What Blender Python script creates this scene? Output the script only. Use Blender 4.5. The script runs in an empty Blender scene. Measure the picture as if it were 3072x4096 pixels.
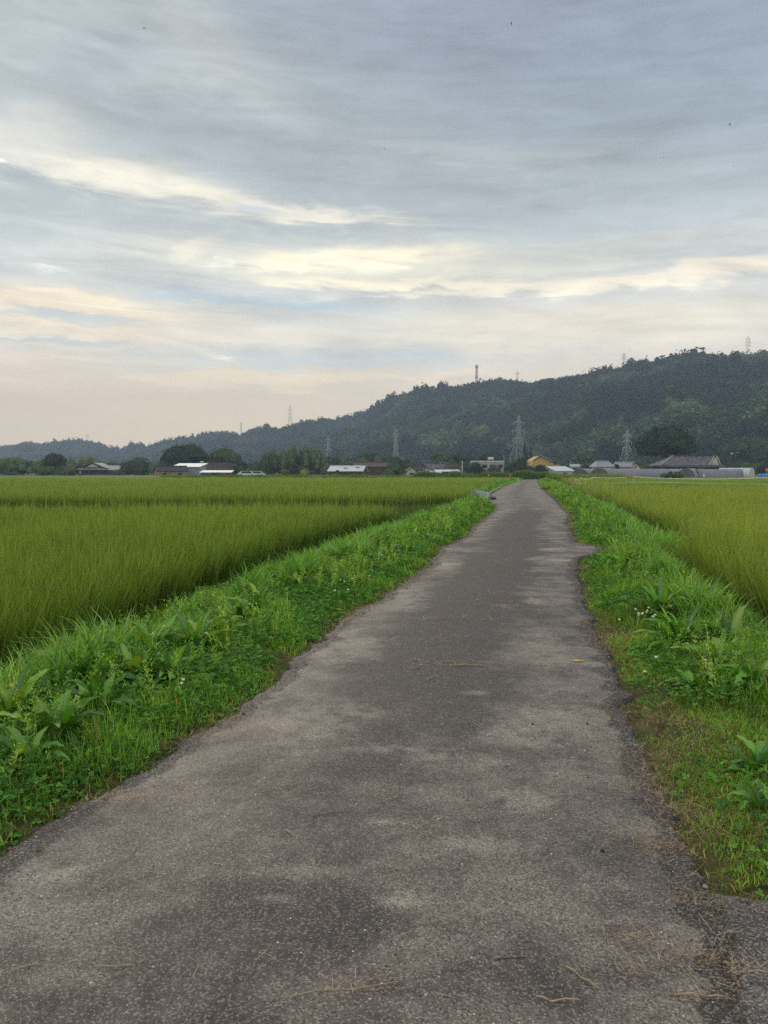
import bpy, math, random
import numpy as np
random.seed(7); rng = np.random.default_rng(11)
sc = bpy.context.scene
COL = sc.collection
# ------------------------------------------------------------------ camera
F = 3078.0; HZ = 1885.0; CAMH = 1.6          # focal length and horizon row in photo pixels, eye height
PITCH = math.atan((2048 - HZ) / F)
cam = bpy.data.cameras.new('camera'); cam_o = bpy.data.objects.new('camera', cam); COL.objects.link(cam_o)
cam.sensor_fit = 'VERTICAL'; cam.sensor_height = 36.0; cam.lens = F / 4096 * 36.0
cam.clip_start = 0.05; cam.clip_end = 20000
cam_o.location = (0, 0, CAMH); cam_o.rotation_euler = (math.pi / 2 - PITCH, 0, 0)
sc.camera = cam_o
_cp, _sp = math.cos(PITCH), math.sin(PITCH)
def ray(px, py):
    a = (px - 1536) / F; b = (2048 - py) / F
    y = _cp + b * _sp; z = -_sp + b * _cp
    return a / y, 1.0, z / y
def at(px, py, D):
    r = ray(px, py); return (r[0] * D, D, CAMH + r[2] * D)
def gnd(px, py, z=0.0):
    r = ray(px, py); D = (z - CAMH) / r[2]; return (r[0] * D, D, z)
def zat(py, D): return at(1536, py, D)[2]
def xat(px, D): return at(px, HZ, D)[0]
# ------------------------------------------------------------------ render settings / view
sc.view_settings.view_transform = 'Standard'; sc.view_settings.look = 'None'
sc.view_settings.exposure = 0.0; sc.view_settings.gamma = 1.0
cy = sc.cycles
cy.max_bounces = 5; cy.diffuse_bounces = 2; cy.glossy_bounces = 1; cy.transmission_bounces = 2
cy.transparent_max_bounces = 8; cy.volume_bounces = 0
sc.render.filter_size = 1.15
cy.use_denoising = False; cy.sample_clamp_indirect = 4
# ------------------------------------------------------------------ sun
SUN_AZ, SUN_EL = -15.0, 19.0
sl = bpy.data.lights.new('sun', 'SUN'); sl.energy = 1.3; sl.angle = math.radians(14); sl.color = (1.0, 0.86, 0.68)
so = bpy.data.objects.new('sun', sl); COL.objects.link(so)
so.rotation_euler = (math.radians(90 - SUN_EL), 0, math.radians(180 - SUN_AZ))
# ------------------------------------------------------------------ node maths helper
class N:
    def __init__(s, nt, sock): s.nt = nt; s.s = sock
    def _m(s, op, *a, clamp=False):
        n = s.nt.nodes.new('ShaderNodeMath'); n.operation = op; n.use_clamp = clamp
        for i, v in enumerate((s,) + a):
            if isinstance(v, N): s.nt.links.new(v.s, n.inputs[i])
            else: n.inputs[i].default_value = v
        return N(s.nt, n.outputs[0])
    def __add__(s, o): return s._m('ADD', o)
    def __radd__(s, o): return s._m('ADD', o)
    def __sub__(s, o): return s._m('SUBTRACT', o)
    def __rsub__(s, o): return (s * -1.0) + o
    def __mul__(s, o): return s._m('MULTIPLY', o)
    def __rmul__(s, o): return s._m('MULTIPLY', o)
    def __truediv__(s, o): return s._m('DIVIDE', o)
    def clamp(s): return s._m('ADD', 0.0, clamp=True)
    def sat(s, lo, hi):                       # smooth step from lo to hi
        n = s.nt.nodes.new('ShaderNodeMapRange'); n.interpolation_type = 'SMOOTHSTEP'
        s.nt.links.new(s.s, n.inputs[0]); n.inputs[1].default_value = lo; n.inputs[2].default_value = hi
        return N(s.nt, n.outputs[0])
def s2l(c):
    return tuple((v / 255 / 12.92) if v <= 10 else ((v / 255 + 0.055) / 1.055) ** 2.4 for v in c)
def mixc(nt, f, a, b, mode='MIX'):
    n = nt.nodes.new('ShaderNodeMix'); n.data_type = 'RGBA'; n.blend_type = mode
    for k, v in ((0, f), (6, a), (7, b)):
        if isinstance(v, N): nt.links.new(v.s, n.inputs[k])
        elif hasattr(v, 'is_output'): nt.links.new(v, n.inputs[k])
        elif k == 0: n.inputs[0].default_value = v
        else: n.inputs[k].default_value = tuple(v)[:3] + (1.0,)
    return n.outputs[2]
def vec(nt, *c):
    n = nt.nodes.new('ShaderNodeCombineXYZ')
    for i, v in enumerate(c):
        if isinstance(v, N): nt.links.new(v.s, n.inputs[i])
        else: n.inputs[i].default_value = v
    return n.outputs[0]
def noise(nt, v, scale, detail=4, rough=0.5, dist=0.0, color=False):
    n = nt.nodes.new('ShaderNodeTexNoise'); n.inputs['Scale'].default_value = scale
    n.inputs['Detail'].default_value = detail; n.inputs['Roughness'].default_value = rough
    n.inputs['Distortion'].default_value = dist
    if v is not None: nt.links.new(v, n.inputs['Vector'])
    return n.outputs['Color'] if color else N(nt, n.outputs[0])
def sep(nt, s):
    n = nt.nodes.new('ShaderNodeSeparateXYZ'); nt.links.new(s, n.inputs[0])
    return [N(nt, o) for o in n.outputs]
# ------------------------------------------------------------------ sky: Nishita air, with a broken cloud sheet lit from behind
W = bpy.data.worlds.new('World'); sc.world = W; W.use_nodes = True
nt = W.node_tree; nt.nodes.clear()
tc = nt.nodes.new('ShaderNodeTexCoord'); dirv = tc.outputs['Generated']
dx, dy, dz = sep(nt, dirv)
az = dx._m('ARCTAN2', dy); el = dz._m('ARCSINE')
den = dz._m('MAXIMUM', 0.0) + 0.14
plane = vec(nt, dx / den, dy / den, 0.0)
n1 = noise(nt, plane, 1.6, 8, 0.55, 0.3)
n2 = noise(nt, plane, 0.55, 5, 0.5, 0.2)
ang = vec(nt, az * 3.0, el * 15.0 + az * 1.2, 3.3)
n3 = noise(nt, ang, 1.6, 7, 0.58, 0.6)
ang2 = vec(nt, az * 6.0, el * 16.0, 9.1)
n4 = noise(nt, ang2, 2.2, 6, 0.6, 0.8)
ang3 = vec(nt, az * 2.2, el * 7.0 - az * 1.5, 5.7)
n5 = noise(nt, ang3, 1.5, 5, 0.5, 0.5)
ang6 = vec(nt, az * 4.2, el * 34.0 + az * 1.0, 2.1)
n6 = noise(nt, ang6, 1.3, 9, 0.62, 0.7)
azw = az + (n5 - 0.5) * 0.14 + (n4 - 0.5) * 0.06
elw = el + (n3 - 0.5) * 0.055 + (n4 - 0.5) * 0.022 + (n6 - 0.5) * 0.016
def azel(dxp, dyp):                         # a direction, from the place it has in the photograph (half-size pixels)
    r = ray(dxp * 1.8517, dyp * 1.8517); l = math.sqrt(r[0] ** 2 + 1 + r[2] ** 2)
    return math.atan2(r[0], 1.0), math.asin(r[2] / l)
ramp = nt.nodes.new('ShaderNodeValToRGB'); cr = ramp.color_ramp
stops = [(0.0, (220, 202, 172)), (0.05, (224, 206, 175)), (0.10, (222, 207, 182)), (0.16, (208, 205, 194)),
         (0.22, (196, 199, 196)), (0.30, (180, 188, 190)), (0.38, (170, 179, 184)), (0.46, (166, 176, 184)), (0.56, (163, 173, 183))]
while len(cr.elements) < len(stops): cr.elements.new(0.5)
for e, (p, c) in zip(cr.elements, stops): e.position = p; e.color = s2l(c) + (1,)
nt.links.new((el + (n5 - 0.5) * 0.06).s, ramp.inputs[0])
col = ramp.outputs[0]
def blob(col, x, y, rx, ry, rot, rgb, amp, k=0.6, nz=None, lo=0.15, hi=0.98):
    a0, e0 = azel(x, y); rx /= 1662.0; ry /= 1662.0; t = math.radians(rot); c, s = math.cos(t), math.sin(t)
    A = azw - a0; E = elw - e0
    P = (A * c + E * s) * (1 / rx); Q = (E * c - A * s) * (1 / ry)
    g = (P * P + Q * Q)._m('MULTIPLY', -1.0)._m('EXPONENT')
    m = (g + (((nz or n3) - 0.5) * k) * (g._m('POWER', 0.5))).sat(lo, hi) * amp
    return mixc(nt, m, col, s2l(rgb))
# broad tonal masses
col = blob(col, 1500, 60, 620, 230, -8, (148, 161, 178), 0.75, 0.5, n1, 0.1, 0.8)
col = blob(col, 820, 20, 420, 110, -5, (155, 166, 182), 0.6, 0.8, n1, 0.1, 0.8)
col = blob(col, 60, 100, 520, 210, 0, (192, 199, 200), 0.75, 0.7, n1, 0.1, 0.9)
col = blob(col, 480, 120, 260, 60, -28, (198, 203, 204), 0.55, 0.9, n1)
col = blob(col, 210, 130, 110, 40, 12, (166, 174, 184), 0.6, 1.0, n6)
col = blob(col, 350, 255, 380, 45, -6, (167, 176, 180), 0.7, 1.0, n6)
col = blob(col, 1000, 120, 240, 22, -4, (152, 163, 177), 0.6, 1.1, n6)
col = blob(col, 1300, 240, 420, 80, -4, (158, 170, 181), 0.7, 1.1, n6)
col = blob(col, 1100, 400, 650, 90, -2, (169, 178, 182), 0.7, 1.0, n6)
col = blob(col, 60, 275, 130, 50, 10, (212, 212, 206), 0.8, 1.0, n4)
col = blob(col, 120, 335, 300, 24, -8, (220, 219, 208), 0.7, 1.0, n6)
# first bright band, thin and broken
col = blob(col, 380, 400, 360, 48, -8, (214, 213, 203), 0.8, 1.5, n6)
col = blob(col, 230, 378, 200, 34, -2, (240, 235, 219), 0.85, 2.1, n4, 0.1, 1.2)
col = blob(col, 390, 400, 190, 22, -8, (246, 240, 220), 0.85, 2.2, n4, 0.1, 1.1)
col = blob(col, 660, 455, 230, 22, -6, (240, 234, 214), 0.85, 2.0, n6)
col = blob(col, 600, 450, 80, 10, -3, (170, 190, 214), 0.5, 1.8, n4)
col = blob(col, 230, 462, 320, 36, -2, (184, 190, 189), 0.8, 1.3, n4, 0.0, 1.2)
col = blob(col, 1000, 330, 300, 18, -6, (183, 191, 190), 0.6, 1.4, n6)
# second bright band
col = blob(col, 820, 575, 600, 56, -1, (222, 218, 200), 0.85, 1.3, n6)
col = blob(col, 770, 556, 240, 24, 2, (250, 240, 210), 0.9, 1.9, n6)
col = blob(col, 900, 618, 430, 15, -2, (248, 238, 210), 0.9, 1.7, n6)
col = blob(col, 1000, 640, 240, 9, 1, (247, 237, 212), 0.8, 1.7, n6)
col = blob(col, 450, 545, 60, 22, 40, (238, 230, 208), 0.5, 1.8, n4)
col = blob(col, 1420, 600, 360, 17, 3, (242, 230, 206), 0.85, 1.7, n6)
col = blob(col, 1640, 585, 120, 20, 4, (240, 226, 202), 0.8, 1.6, n6)
col = blob(col, 150, 565, 380, 34, -1, (194, 197, 192), 0.85, 1.0, n6)
col = blob(col, 1380, 530, 380, 24, 1, (192, 194, 188), 0.75, 1.3, n6)
# left low streaks and blue gaps
col = blob(col, 120, 860, 520, 60, 0, (228, 206, 174), 0.6, 0.5, n3)
col = blob(col, 180, 680, 360, 60, -2, (236, 218, 188), 0.9, 1.2, n6)
col = blob(col, 200, 645, 150, 13, 0, (246, 232, 200), 0.8, 1.7, n6)
col = blob(col, 600, 655, 270, 13, -4, (174, 190, 198), 0.85, 1.1, n6)
col = blob(col, 200, 690, 200, 11, -2, (176, 189, 194), 0.8, 1.4, n6)
col = blob(col, 120, 735, 160, 7, 0, (182, 190, 192), 0.7, 1.4, n6)
col = blob(col, 520, 715, 300, 26, -2, (218, 210, 194), 0.7, 1.1, n6)
col = blob(col, 760, 772, 420, 20, 0, (188, 197, 198), 0.75, 1.1, n6)
col = blob(col, 70, 780, 200, 26, 3, (232, 214, 190), 0.7, 1.2, n6)
col = blob(col, 560, 822, 290, 20, 1, (232, 214, 184), 0.95, 1.1, n6, 0.3, 0.7)
col = blob(col, 900, 808, 260, 10, 0, (232, 216, 188), 0.7, 1.3, n6)
col = blob(col, 1250, 705, 520, 60, 0, (224, 214, 193), 0.85, 0.7, n3)
# real blue sky where the sheet opens
sky = nt.nodes.new('ShaderNodeTexSky'); sky.sky_type = 'NISHITA'; sky.sun_disc = False
sky.sun_elevation = math.radians(SUN_EL); sky.sun_rotation = math.radians(SUN_AZ)
sky.air_density = 1.2; sky.dust_density = 1.5; sky.altitude = 50
skyc = mixc(nt, 1.0, sky.outputs[0], (0.09, 0.10, 0.12), 'MULTIPLY')
gap = (n1 * n3 * 3.0 - 0.25).sat(0.80, 1.35) * 0.35
a0, e0 = azel(-5, 345)
gA = (azw - a0) * (1662 / 70.0); gE = (elw - e0) * (1662 / 16.0)
gap = gap._m('MAXIMUM', ((gA * gA + gE * gE)._m('MULTIPLY', -1.0)._m('EXPONENT') + (n4 - 0.5) * 0.8).sat(0.3, 0.8) * 0.7)
col = mixc(nt, gap * 0.6, col, skyc)
# fine cloud relief: bright and dim streaks of the sheet itself
rel = 0.12 + ((n3 - 0.5) * 0.40 + (n4 - 0.5) * 0.30 + (n1 - 0.5) * 0.70 + (n6 - 0.5) * 0.62) * el.sat(0.02, 0.22) + 1.0
up = el.sat(0.60, 1.1) * 1.6 + 1.0 + ((1.0 - el.sat(-0.02, 0.46)) * 0.80)             # overcast sky boosted above the frame to light the ground; low part offsets haze
g3 = (rel * up)
comb = nt.nodes.new('ShaderNodeCombineColor')
for i in range(3): nt.links.new(g3.s, comb.inputs[i])
col = mixc(nt, 1.0, col, comb.outputs[0], 'MULTIPLY')
col = mixc(nt, el.sat(0.60, 1.0) * 0.7, col, (0.98, 0.95, 0.90))      # unseen zenith mixed to warm white, taking the blue out of the skylight
bg = nt.nodes.new('ShaderNodeBackground'); bg.inputs[1].default_value = 1.0
nt.links.new(col, bg.inputs[0]); wo = nt.nodes.new('ShaderNodeOutputWorld'); nt.links.new(bg.outputs[0], wo.inputs[0])
W.cycles.sampling_method = 'MANUAL'; W.cycles.sample_map_resolution = 512
# ------------------------------------------------------------------ helpers
def tag(o, label=None, cat=None, group=None, kind=None):
    if label: o['label'] = label
    if cat: o['category'] = cat
    if group: o['group'] = group
    if kind: o['kind'] = kind
    return o
def empty(name, loc, rz=0, label=None, cat=None, group=None):
    o = bpy.data.objects.new(name, None); COL.objects.link(o); o.location = loc; o.rotation_euler = (0, 0, rz)
    o.empty_display_size = 0.1
    return tag(o, label, cat, group)
def link(name, me, mat, parent=None):
    o = bpy.data.objects.new(name, me); COL.objects.link(o)
    if mat is not None: me.materials.append(mat)
    if parent is not None: o.parent = parent
    return o
def npmesh(name, V, Q, C=None, smooth=False, uv=None, nper=4):
    """V (n,3) float, Q (m,nper) int, C (n,3) point colours."""
    me = bpy.data.meshes.new(name); V = np.ascontiguousarray(V, np.float32); Q = np.ascontiguousarray(Q, np.int32)
    m = len(Q)
    me.vertices.add(len(V)); me.vertices.foreach_set('co', V.ravel())
    me.loops.add(m * nper); me.loops.foreach_set('vertex_index', Q.ravel())
    me.polygons.add(m); me.polygons.foreach_set('loop_start', np.arange(0, m * nper, nper, dtype=np.int32))
    me.polygons.foreach_set('loop_total', np.full(m, nper, np.int32))
    if smooth: me.polygons.foreach_set('use_smooth', np.ones(m, bool))
    if C is not None:
        ca = me.color_attributes.new('Col', 'FLOAT_COLOR', 'POINT')
        c4 = np.ones((len(V), 4), np.float32); c4[:, :3] = C; ca.data.foreach_set('color', c4.ravel())
    if uv is not None:
        ul = me.uv_layers.new(name='UVMap'); ul.data.foreach_set('uv', np.ascontiguousarray(uv[Q.ravel()], np.float32).ravel())
    me.update(calc_edges=True); me.validate(); return me
def _h(ix, iy, seed):
    n = (ix.astype(np.int64) * 374761393 + iy.astype(np.int64) * 668265263 + seed * 974711) & 0x7fffffff
    n = (n ^ (n >> 13)) * 1274126177 & 0x7fffffff
    return ((n ^ (n >> 16)) & 0xffffff) / float(0xffffff)
def vn(x, y, seed=0):                          # smooth value noise 0..1
    x = np.asarray(x, float); y = np.asarray(y, float)
    ix = np.floor(x); iy = np.floor(y); fx = x - ix; fy = y - iy; fx = fx * fx * (3 - 2 * fx); fy = fy * fy * (3 - 2 * fy)
    a = _h(ix, iy, seed); b = _h(ix + 1, iy, seed); c = _h(ix, iy + 1, seed); d = _h(ix + 1, iy + 1, seed)
    return (a * (1 - fx) + b * fx) * (1 - fy) + (c * (1 - fx) + d * fx) * fy
def fbm(x, y, seed=0, o=4):
    s = 0; a = 0.5; t = 0
    for i in range(o):
        s = s + a * vn(np.asarray(x) * 2 ** i, np.asarray(y) * 2 ** i, seed + i * 17); t += a; a *= 0.5
    return s / t
def sstep(a, b, x): t = np.clip((x - a) / (b - a), 0, 1); return t * t * (3 - 2 * t)

class MB:                                      # boxes, bars and prisms collected into ONE mesh
    def __init__(s): s.v = []; s.f = []
    def add(s, vs, fs):
        n = len(s.v); s.v += [tuple(v) for v in vs]; s.f += [tuple(i + n for i in f) for f in fs]; return s
    def box(s, x0, x1, y0, y1, z0, z1):
        return s.add([(x0, y0, z0), (x1, y0, z0), (x1, y1, z0), (x0, y1, z0), (x0, y0, z1), (x1, y0, z1), (x1, y1, z1), (x0, y1, z1)],
                     [(0, 3, 2, 1), (4, 5, 6, 7), (0, 1, 5, 4), (1, 2, 6, 5), (2, 3, 7, 6), (3, 0, 4, 7)])
    def bar(s, p, q, r, r2=None, n=4):
        r2 = r if r2 is None else r2
        p = np.array(p, float); q = np.array(q, float); d = q - p; L = np.linalg.norm(d); d = d / max(L, 1e-9)
        u = np.cross(d, (0, 0, 1)) if abs(d[2]) < 0.95 else np.cross(d, (1, 0, 0)); u /= np.linalg.norm(u); w = np.cross(d, u)
        vs = []
        for c, rr in ((p, r), (q, r2)):
            for k in range(n):
                a = 2 * math.pi * (k + 0.5) / n; vs.append(c + rr * (math.cos(a) * u + math.sin(a) * w))
        fs = [(k, (k + 1) % n, n + (k + 1) % n, n + k) for k in range(n)] + [tuple(range(n - 1, -1, -1)), tuple(range(n, 2 * n))]
        return s.add(vs, fs)
    def slab(s, quad, t):                      # a thick plate from 4 corners (thickness downwards)
        q = [np.array(c, float) for c in quad]; nrm = np.cross(q[1] - q[0], q[2] - q[0]); nrm /= np.linalg.norm(nrm)
        if nrm[2] < 0: nrm = -nrm
        vs = q + [c - nrm * t for c in q]
        return s.add(vs, [(0, 1, 2, 3), (7, 6, 5, 4), (0, 4, 5, 1), (1, 5, 6, 2), (2, 6, 7, 3), (3, 7, 4, 0)])
    def prism(s, poly, y0, y1):                # xz outline extruded along y
        n = len(poly); vs = [(x, y0, z) for x, z in poly] + [(x, y1, z) for x, z in poly]
        return s.add(vs, [tuple(range(n)), tuple(range(2 * n - 1, n - 1, -1))] + [(k, k + n, (k + 1) % n + n, (k + 1) % n) for k in range(n)])
    def build(s, name, mat, parent=None, smooth=False):
        me = bpy.data.meshes.new(name); me.from_pydata([tuple(map(float, v)) for v in s.v], [], s.f)
        if smooth:
            for p in me.polygons: p.use_smooth = True
        import bmesh
        b = bmesh.new(); b.from_mesh(me); bmesh.ops.recalc_face_normals(b, faces=b.faces); b.to_mesh(me); b.free()
        return link(name, me, mat, parent)

# ------------------------------------------------------------------ materials
def newmat(name):
    m = bpy.data.materials.new(name); m.use_nodes = True; nt = m.node_tree; nt.nodes.clear()
    out = nt.nodes.new('ShaderNodeOutputMaterial'); return m, nt, out
def leafmat(name, tint=(1, 1, 1), trans=0.35, gloss=0.06, rough=0.45):
    m, nt, out = newmat(name)
    a = nt.nodes.new('ShaderNodeAttribute'); a.attribute_name = 'Col'
    c = mixc(nt, 1.0, a.outputs['Color'], tint, 'MULTIPLY')
    d = nt.nodes.new('ShaderNodeBsdfDiffuse'); nt.links.new(c, d.inputs[0])
    t = nt.nodes.new('ShaderNodeBsdfTranslucent')
    ct = mixc(nt, 1.0, c, (1.15, 1.1, 0.45), 'MULTIPLY'); nt.links.new(ct, t.inputs[0])
    s = nt.nodes.new('ShaderNodeMixShader'); s.inputs[0].default_value = trans
    nt.links.new(d.outputs[0], s.inputs[1]); nt.links.new(t.outputs[0], s.inputs[2]); o = s.outputs[0]
    if gloss > 0:
        g = nt.nodes.new('ShaderNodeBsdfGlossy'); g.inputs['Roughness'].default_value = rough
        s2 = nt.nodes.new('ShaderNodeMixShader'); s2.inputs[0].default_value = gloss
        nt.links.new(o, s2.inputs[1]); nt.links.new(g.outputs[0], s2.inputs[2]); o = s2.outputs[0]
    nt.links.new(o, out.inputs[0]); return m
def solid(name, rgb, rough=0.7, nscale=2.0, namt=0.25, metal=0.0, stretch=(1, 1, 1), bump=0.0, spec=0.3):
    """a procedural surface: base colour with soft weathering noise"""
    m, nt, out = newmat(name)
    tc = nt.nodes.new('ShaderNodeTexCoord'); mp = nt.nodes.new('ShaderNodeMapping'); mp.inputs['Scale'].default_value = stretch
    nt.links.new(tc.outputs['Object'], mp.inputs[0])
    n = noise(nt, mp.outputs[0], nscale, 5, 0.6)
    c = mixc(nt, n.sat(0.3, 0.7), [v * (1 - namt) for v in rgb], [min(1, v * (1 + namt)) for v in rgb])
    p = nt.nodes.new('ShaderNodeBsdfPrincipled'); nt.links.new(c, p.inputs['Base Color'])
    p.inputs['Roughness'].default_value = rough; p.inputs['Metallic'].default_value = metal
    p.inputs['Specular IOR Level'].default_value = spec
    if bump:
        b = nt.nodes.new('ShaderNodeBump'); b.inputs['Strength'].default_value = bump; nt.links.new(n.s, b.inputs['Height'])
        nt.links.new(b.outputs[0], p.inputs['Normal'])
    nt.links.new(p.outputs[0], out.inputs[0]); return m

# ------------------------------------------------------------------ road outline (traced points laid on the ground plane, metres)
def trace(pts, z=0.0): return [gnd(x * 1.8517, y * 1.8517, z)[:2] for x, y in pts]
_L = trace([(0, 1862), (120, 1776), (205, 1724), (320, 1655), (400, 1602), (450, 1575), (500, 1540), (560, 1495), (600, 1462), (640, 1420),
            (690, 1385), (755, 1330), (830, 1290), (880, 1252), (930, 1222), (952, 1185), (1005, 1160), (1027, 1135), (1068, 1104),
            (1072, 1092), (1050, 1079), (1062, 1066), (1085, 1053), (1110, 1043), (1128, 1038)])
_L = [(-6.5, -14), (-3.9, -5), (-2.4, 0.5)] + _L + [(29.5, 160), (34, 185)]
_R = trace([(1540, 1935), (1505, 1870), (1470, 1790), (1430, 1712), (1400, 1640), (1365, 1560), (1345, 1480), (1325, 1425), (1295, 1375),
            (1272, 1320), (1255, 1265), (1242, 1216), (1262, 1203), (1300, 1194), (1300, 1182), (1245, 1171), (1238, 1158), (1226, 1128), (1232, 1112),
            (1212, 1094), (1197, 1078), (1178, 1062), (1165, 1047), (1160, 1038)])
_R = [(-3.2, -14), (-0.6, -5), (0.75, 0.5)] + _R + [(32.5, 160), (37, 185)]
_L = np.array(_L); _R = np.array(_R)
def Lx(y):
    y = np.asarray(y, float); a = np.clip(3.0 / np.maximum(y, 1), 0.0, 1)
    return np.interp(y, _L[:, 1], _L[:, 0]) + 0.15 * (fbm(y * 3.3, y * 0 + 1, 3, 3) - 0.5) + 0.05 * (vn(y * 17, y * 0, 5) - 0.5)
def Rx(y):
    y = np.asarray(y, float)
    return np.interp(y, _R[:, 1], _R[:, 0]) + 0.15 * (fbm(y * 3.1, y * 0 + 4, 8, 3) - 0.5) + 0.05 * (vn(y * 15, y * 0, 9) - 0.5)
def dedge(x, y):                               # metres outside the asphalt (negative on it)
    return np.maximum(Lx(y) - x, x - Rx(y))
def zg(x, y):                                  # the height of the earth
    x = np.asarray(x, float); y = np.asarray(y, float)
    d = dedge(x, y)
    z = -0.035 + 0.045 * sstep(0.0, 0.25, d) + 0.05 * sstep(0.2, 0.9, d) - 0.36 * sstep(0.9, 2.9, d) + 0.05 * (fbm(x * 1.5, y * 1.5, 21, 3) - 0.5) * sstep(0.1, 0.6, d)
    z = np.where((y < 2.88 - 0.0 * x) & (x > 0.5), -0.035 + 0 * x, z)
    far = sstep(150, 185, y); z = z * (1 - far) + far * (0.45)
    return z
# graded ground sheet, reaching past the hills
ys = np.concatenate([np.arange(-14, 12, 0.2), np.arange(12, 40, 0.45), np.arange(40, 190, 2.0), np.geomspace(190, 4200, 26)])
us = np.concatenate([-np.geomspace(3000, 13, 22), np.arange(-12, -5, 0.5), np.arange(-5, 6.01, 0.14), np.arange(6.5, 13, 0.5), np.geomspace(13.5, 3000, 22)])
YY, UU = np.meshgrid(ys, us, indexing='ij')
mid = 0.5 * (np.interp(ys, _L[:, 1], _L[:, 0]) + np.interp(ys, _R[:, 1], _R[:, 0]))
mid = np.where(ys > 185, mid[np.searchsorted(ys, 185) - 1], mid)
XX = UU + mid[:, None]
ZZ = zg(XX, YY)
nr, nc = XX.shape
def gridq(nr, nc):
    i = np.arange(nr * nc).reshape(nr, nc); return np.stack([i[:-1, :-1], i[:-1, 1:], i[1:, 1:], i[1:, :-1]], -1).reshape(-1, 4)
me = npmesh('ground', np.stack([XX, YY, ZZ], -1).reshape(-1, 3), gridq(nr, nc), smooth=True)
m, nt, out = newmat('earth')
tc = nt.nodes.new('ShaderNodeTexCoord'); P = tc.outputs['Object']
a = noise(nt, P, 1.6, 5, 0.6); b = noise(nt, P, 40, 4, 0.7); c = noise(nt, P, 7, 4, 0.6)
k = mixc(nt, c.sat(0.35, 0.65), s2l((74, 60, 44)), s2l((112, 92, 68)))
k = mixc(nt, (a + (b - 0.5) * 0.5).sat(0.42, 0.6) * 0.75, k, s2l((62, 74, 32)))
k = mixc(nt, b.sat(0.58, 0.72) * 0.5, k, s2l((150, 126, 92)))
gx, gy, gz = sep(nt, P); k = mixc(nt, gy.sat(60, 150), k, mixc(nt, a.sat(.3, .7), s2l((84, 100, 52)), s2l((112, 120, 70))))
p = nt.nodes.new('ShaderNodeBsdfPrincipled'); nt.links.new(k, p.inputs['Base Color']); p.inputs['Roughness'].default_value = 0.95
p.inputs['Specular IOR Level'].default_value = 0.1
bm = nt.nodes.new('ShaderNodeBump'); bm.inputs['Strength'].default_value = 0.8; bm.inputs['Distance'].default_value = 0.03
nt.links.new((b * 0.5 + c).s, bm.inputs['Height']); nt.links.new(bm.outputs[0], p.inputs['Normal']); nt.links.new(p.outputs[0], out.inputs[0])
tag(link('ground', me, m), kind='structure')

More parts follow.
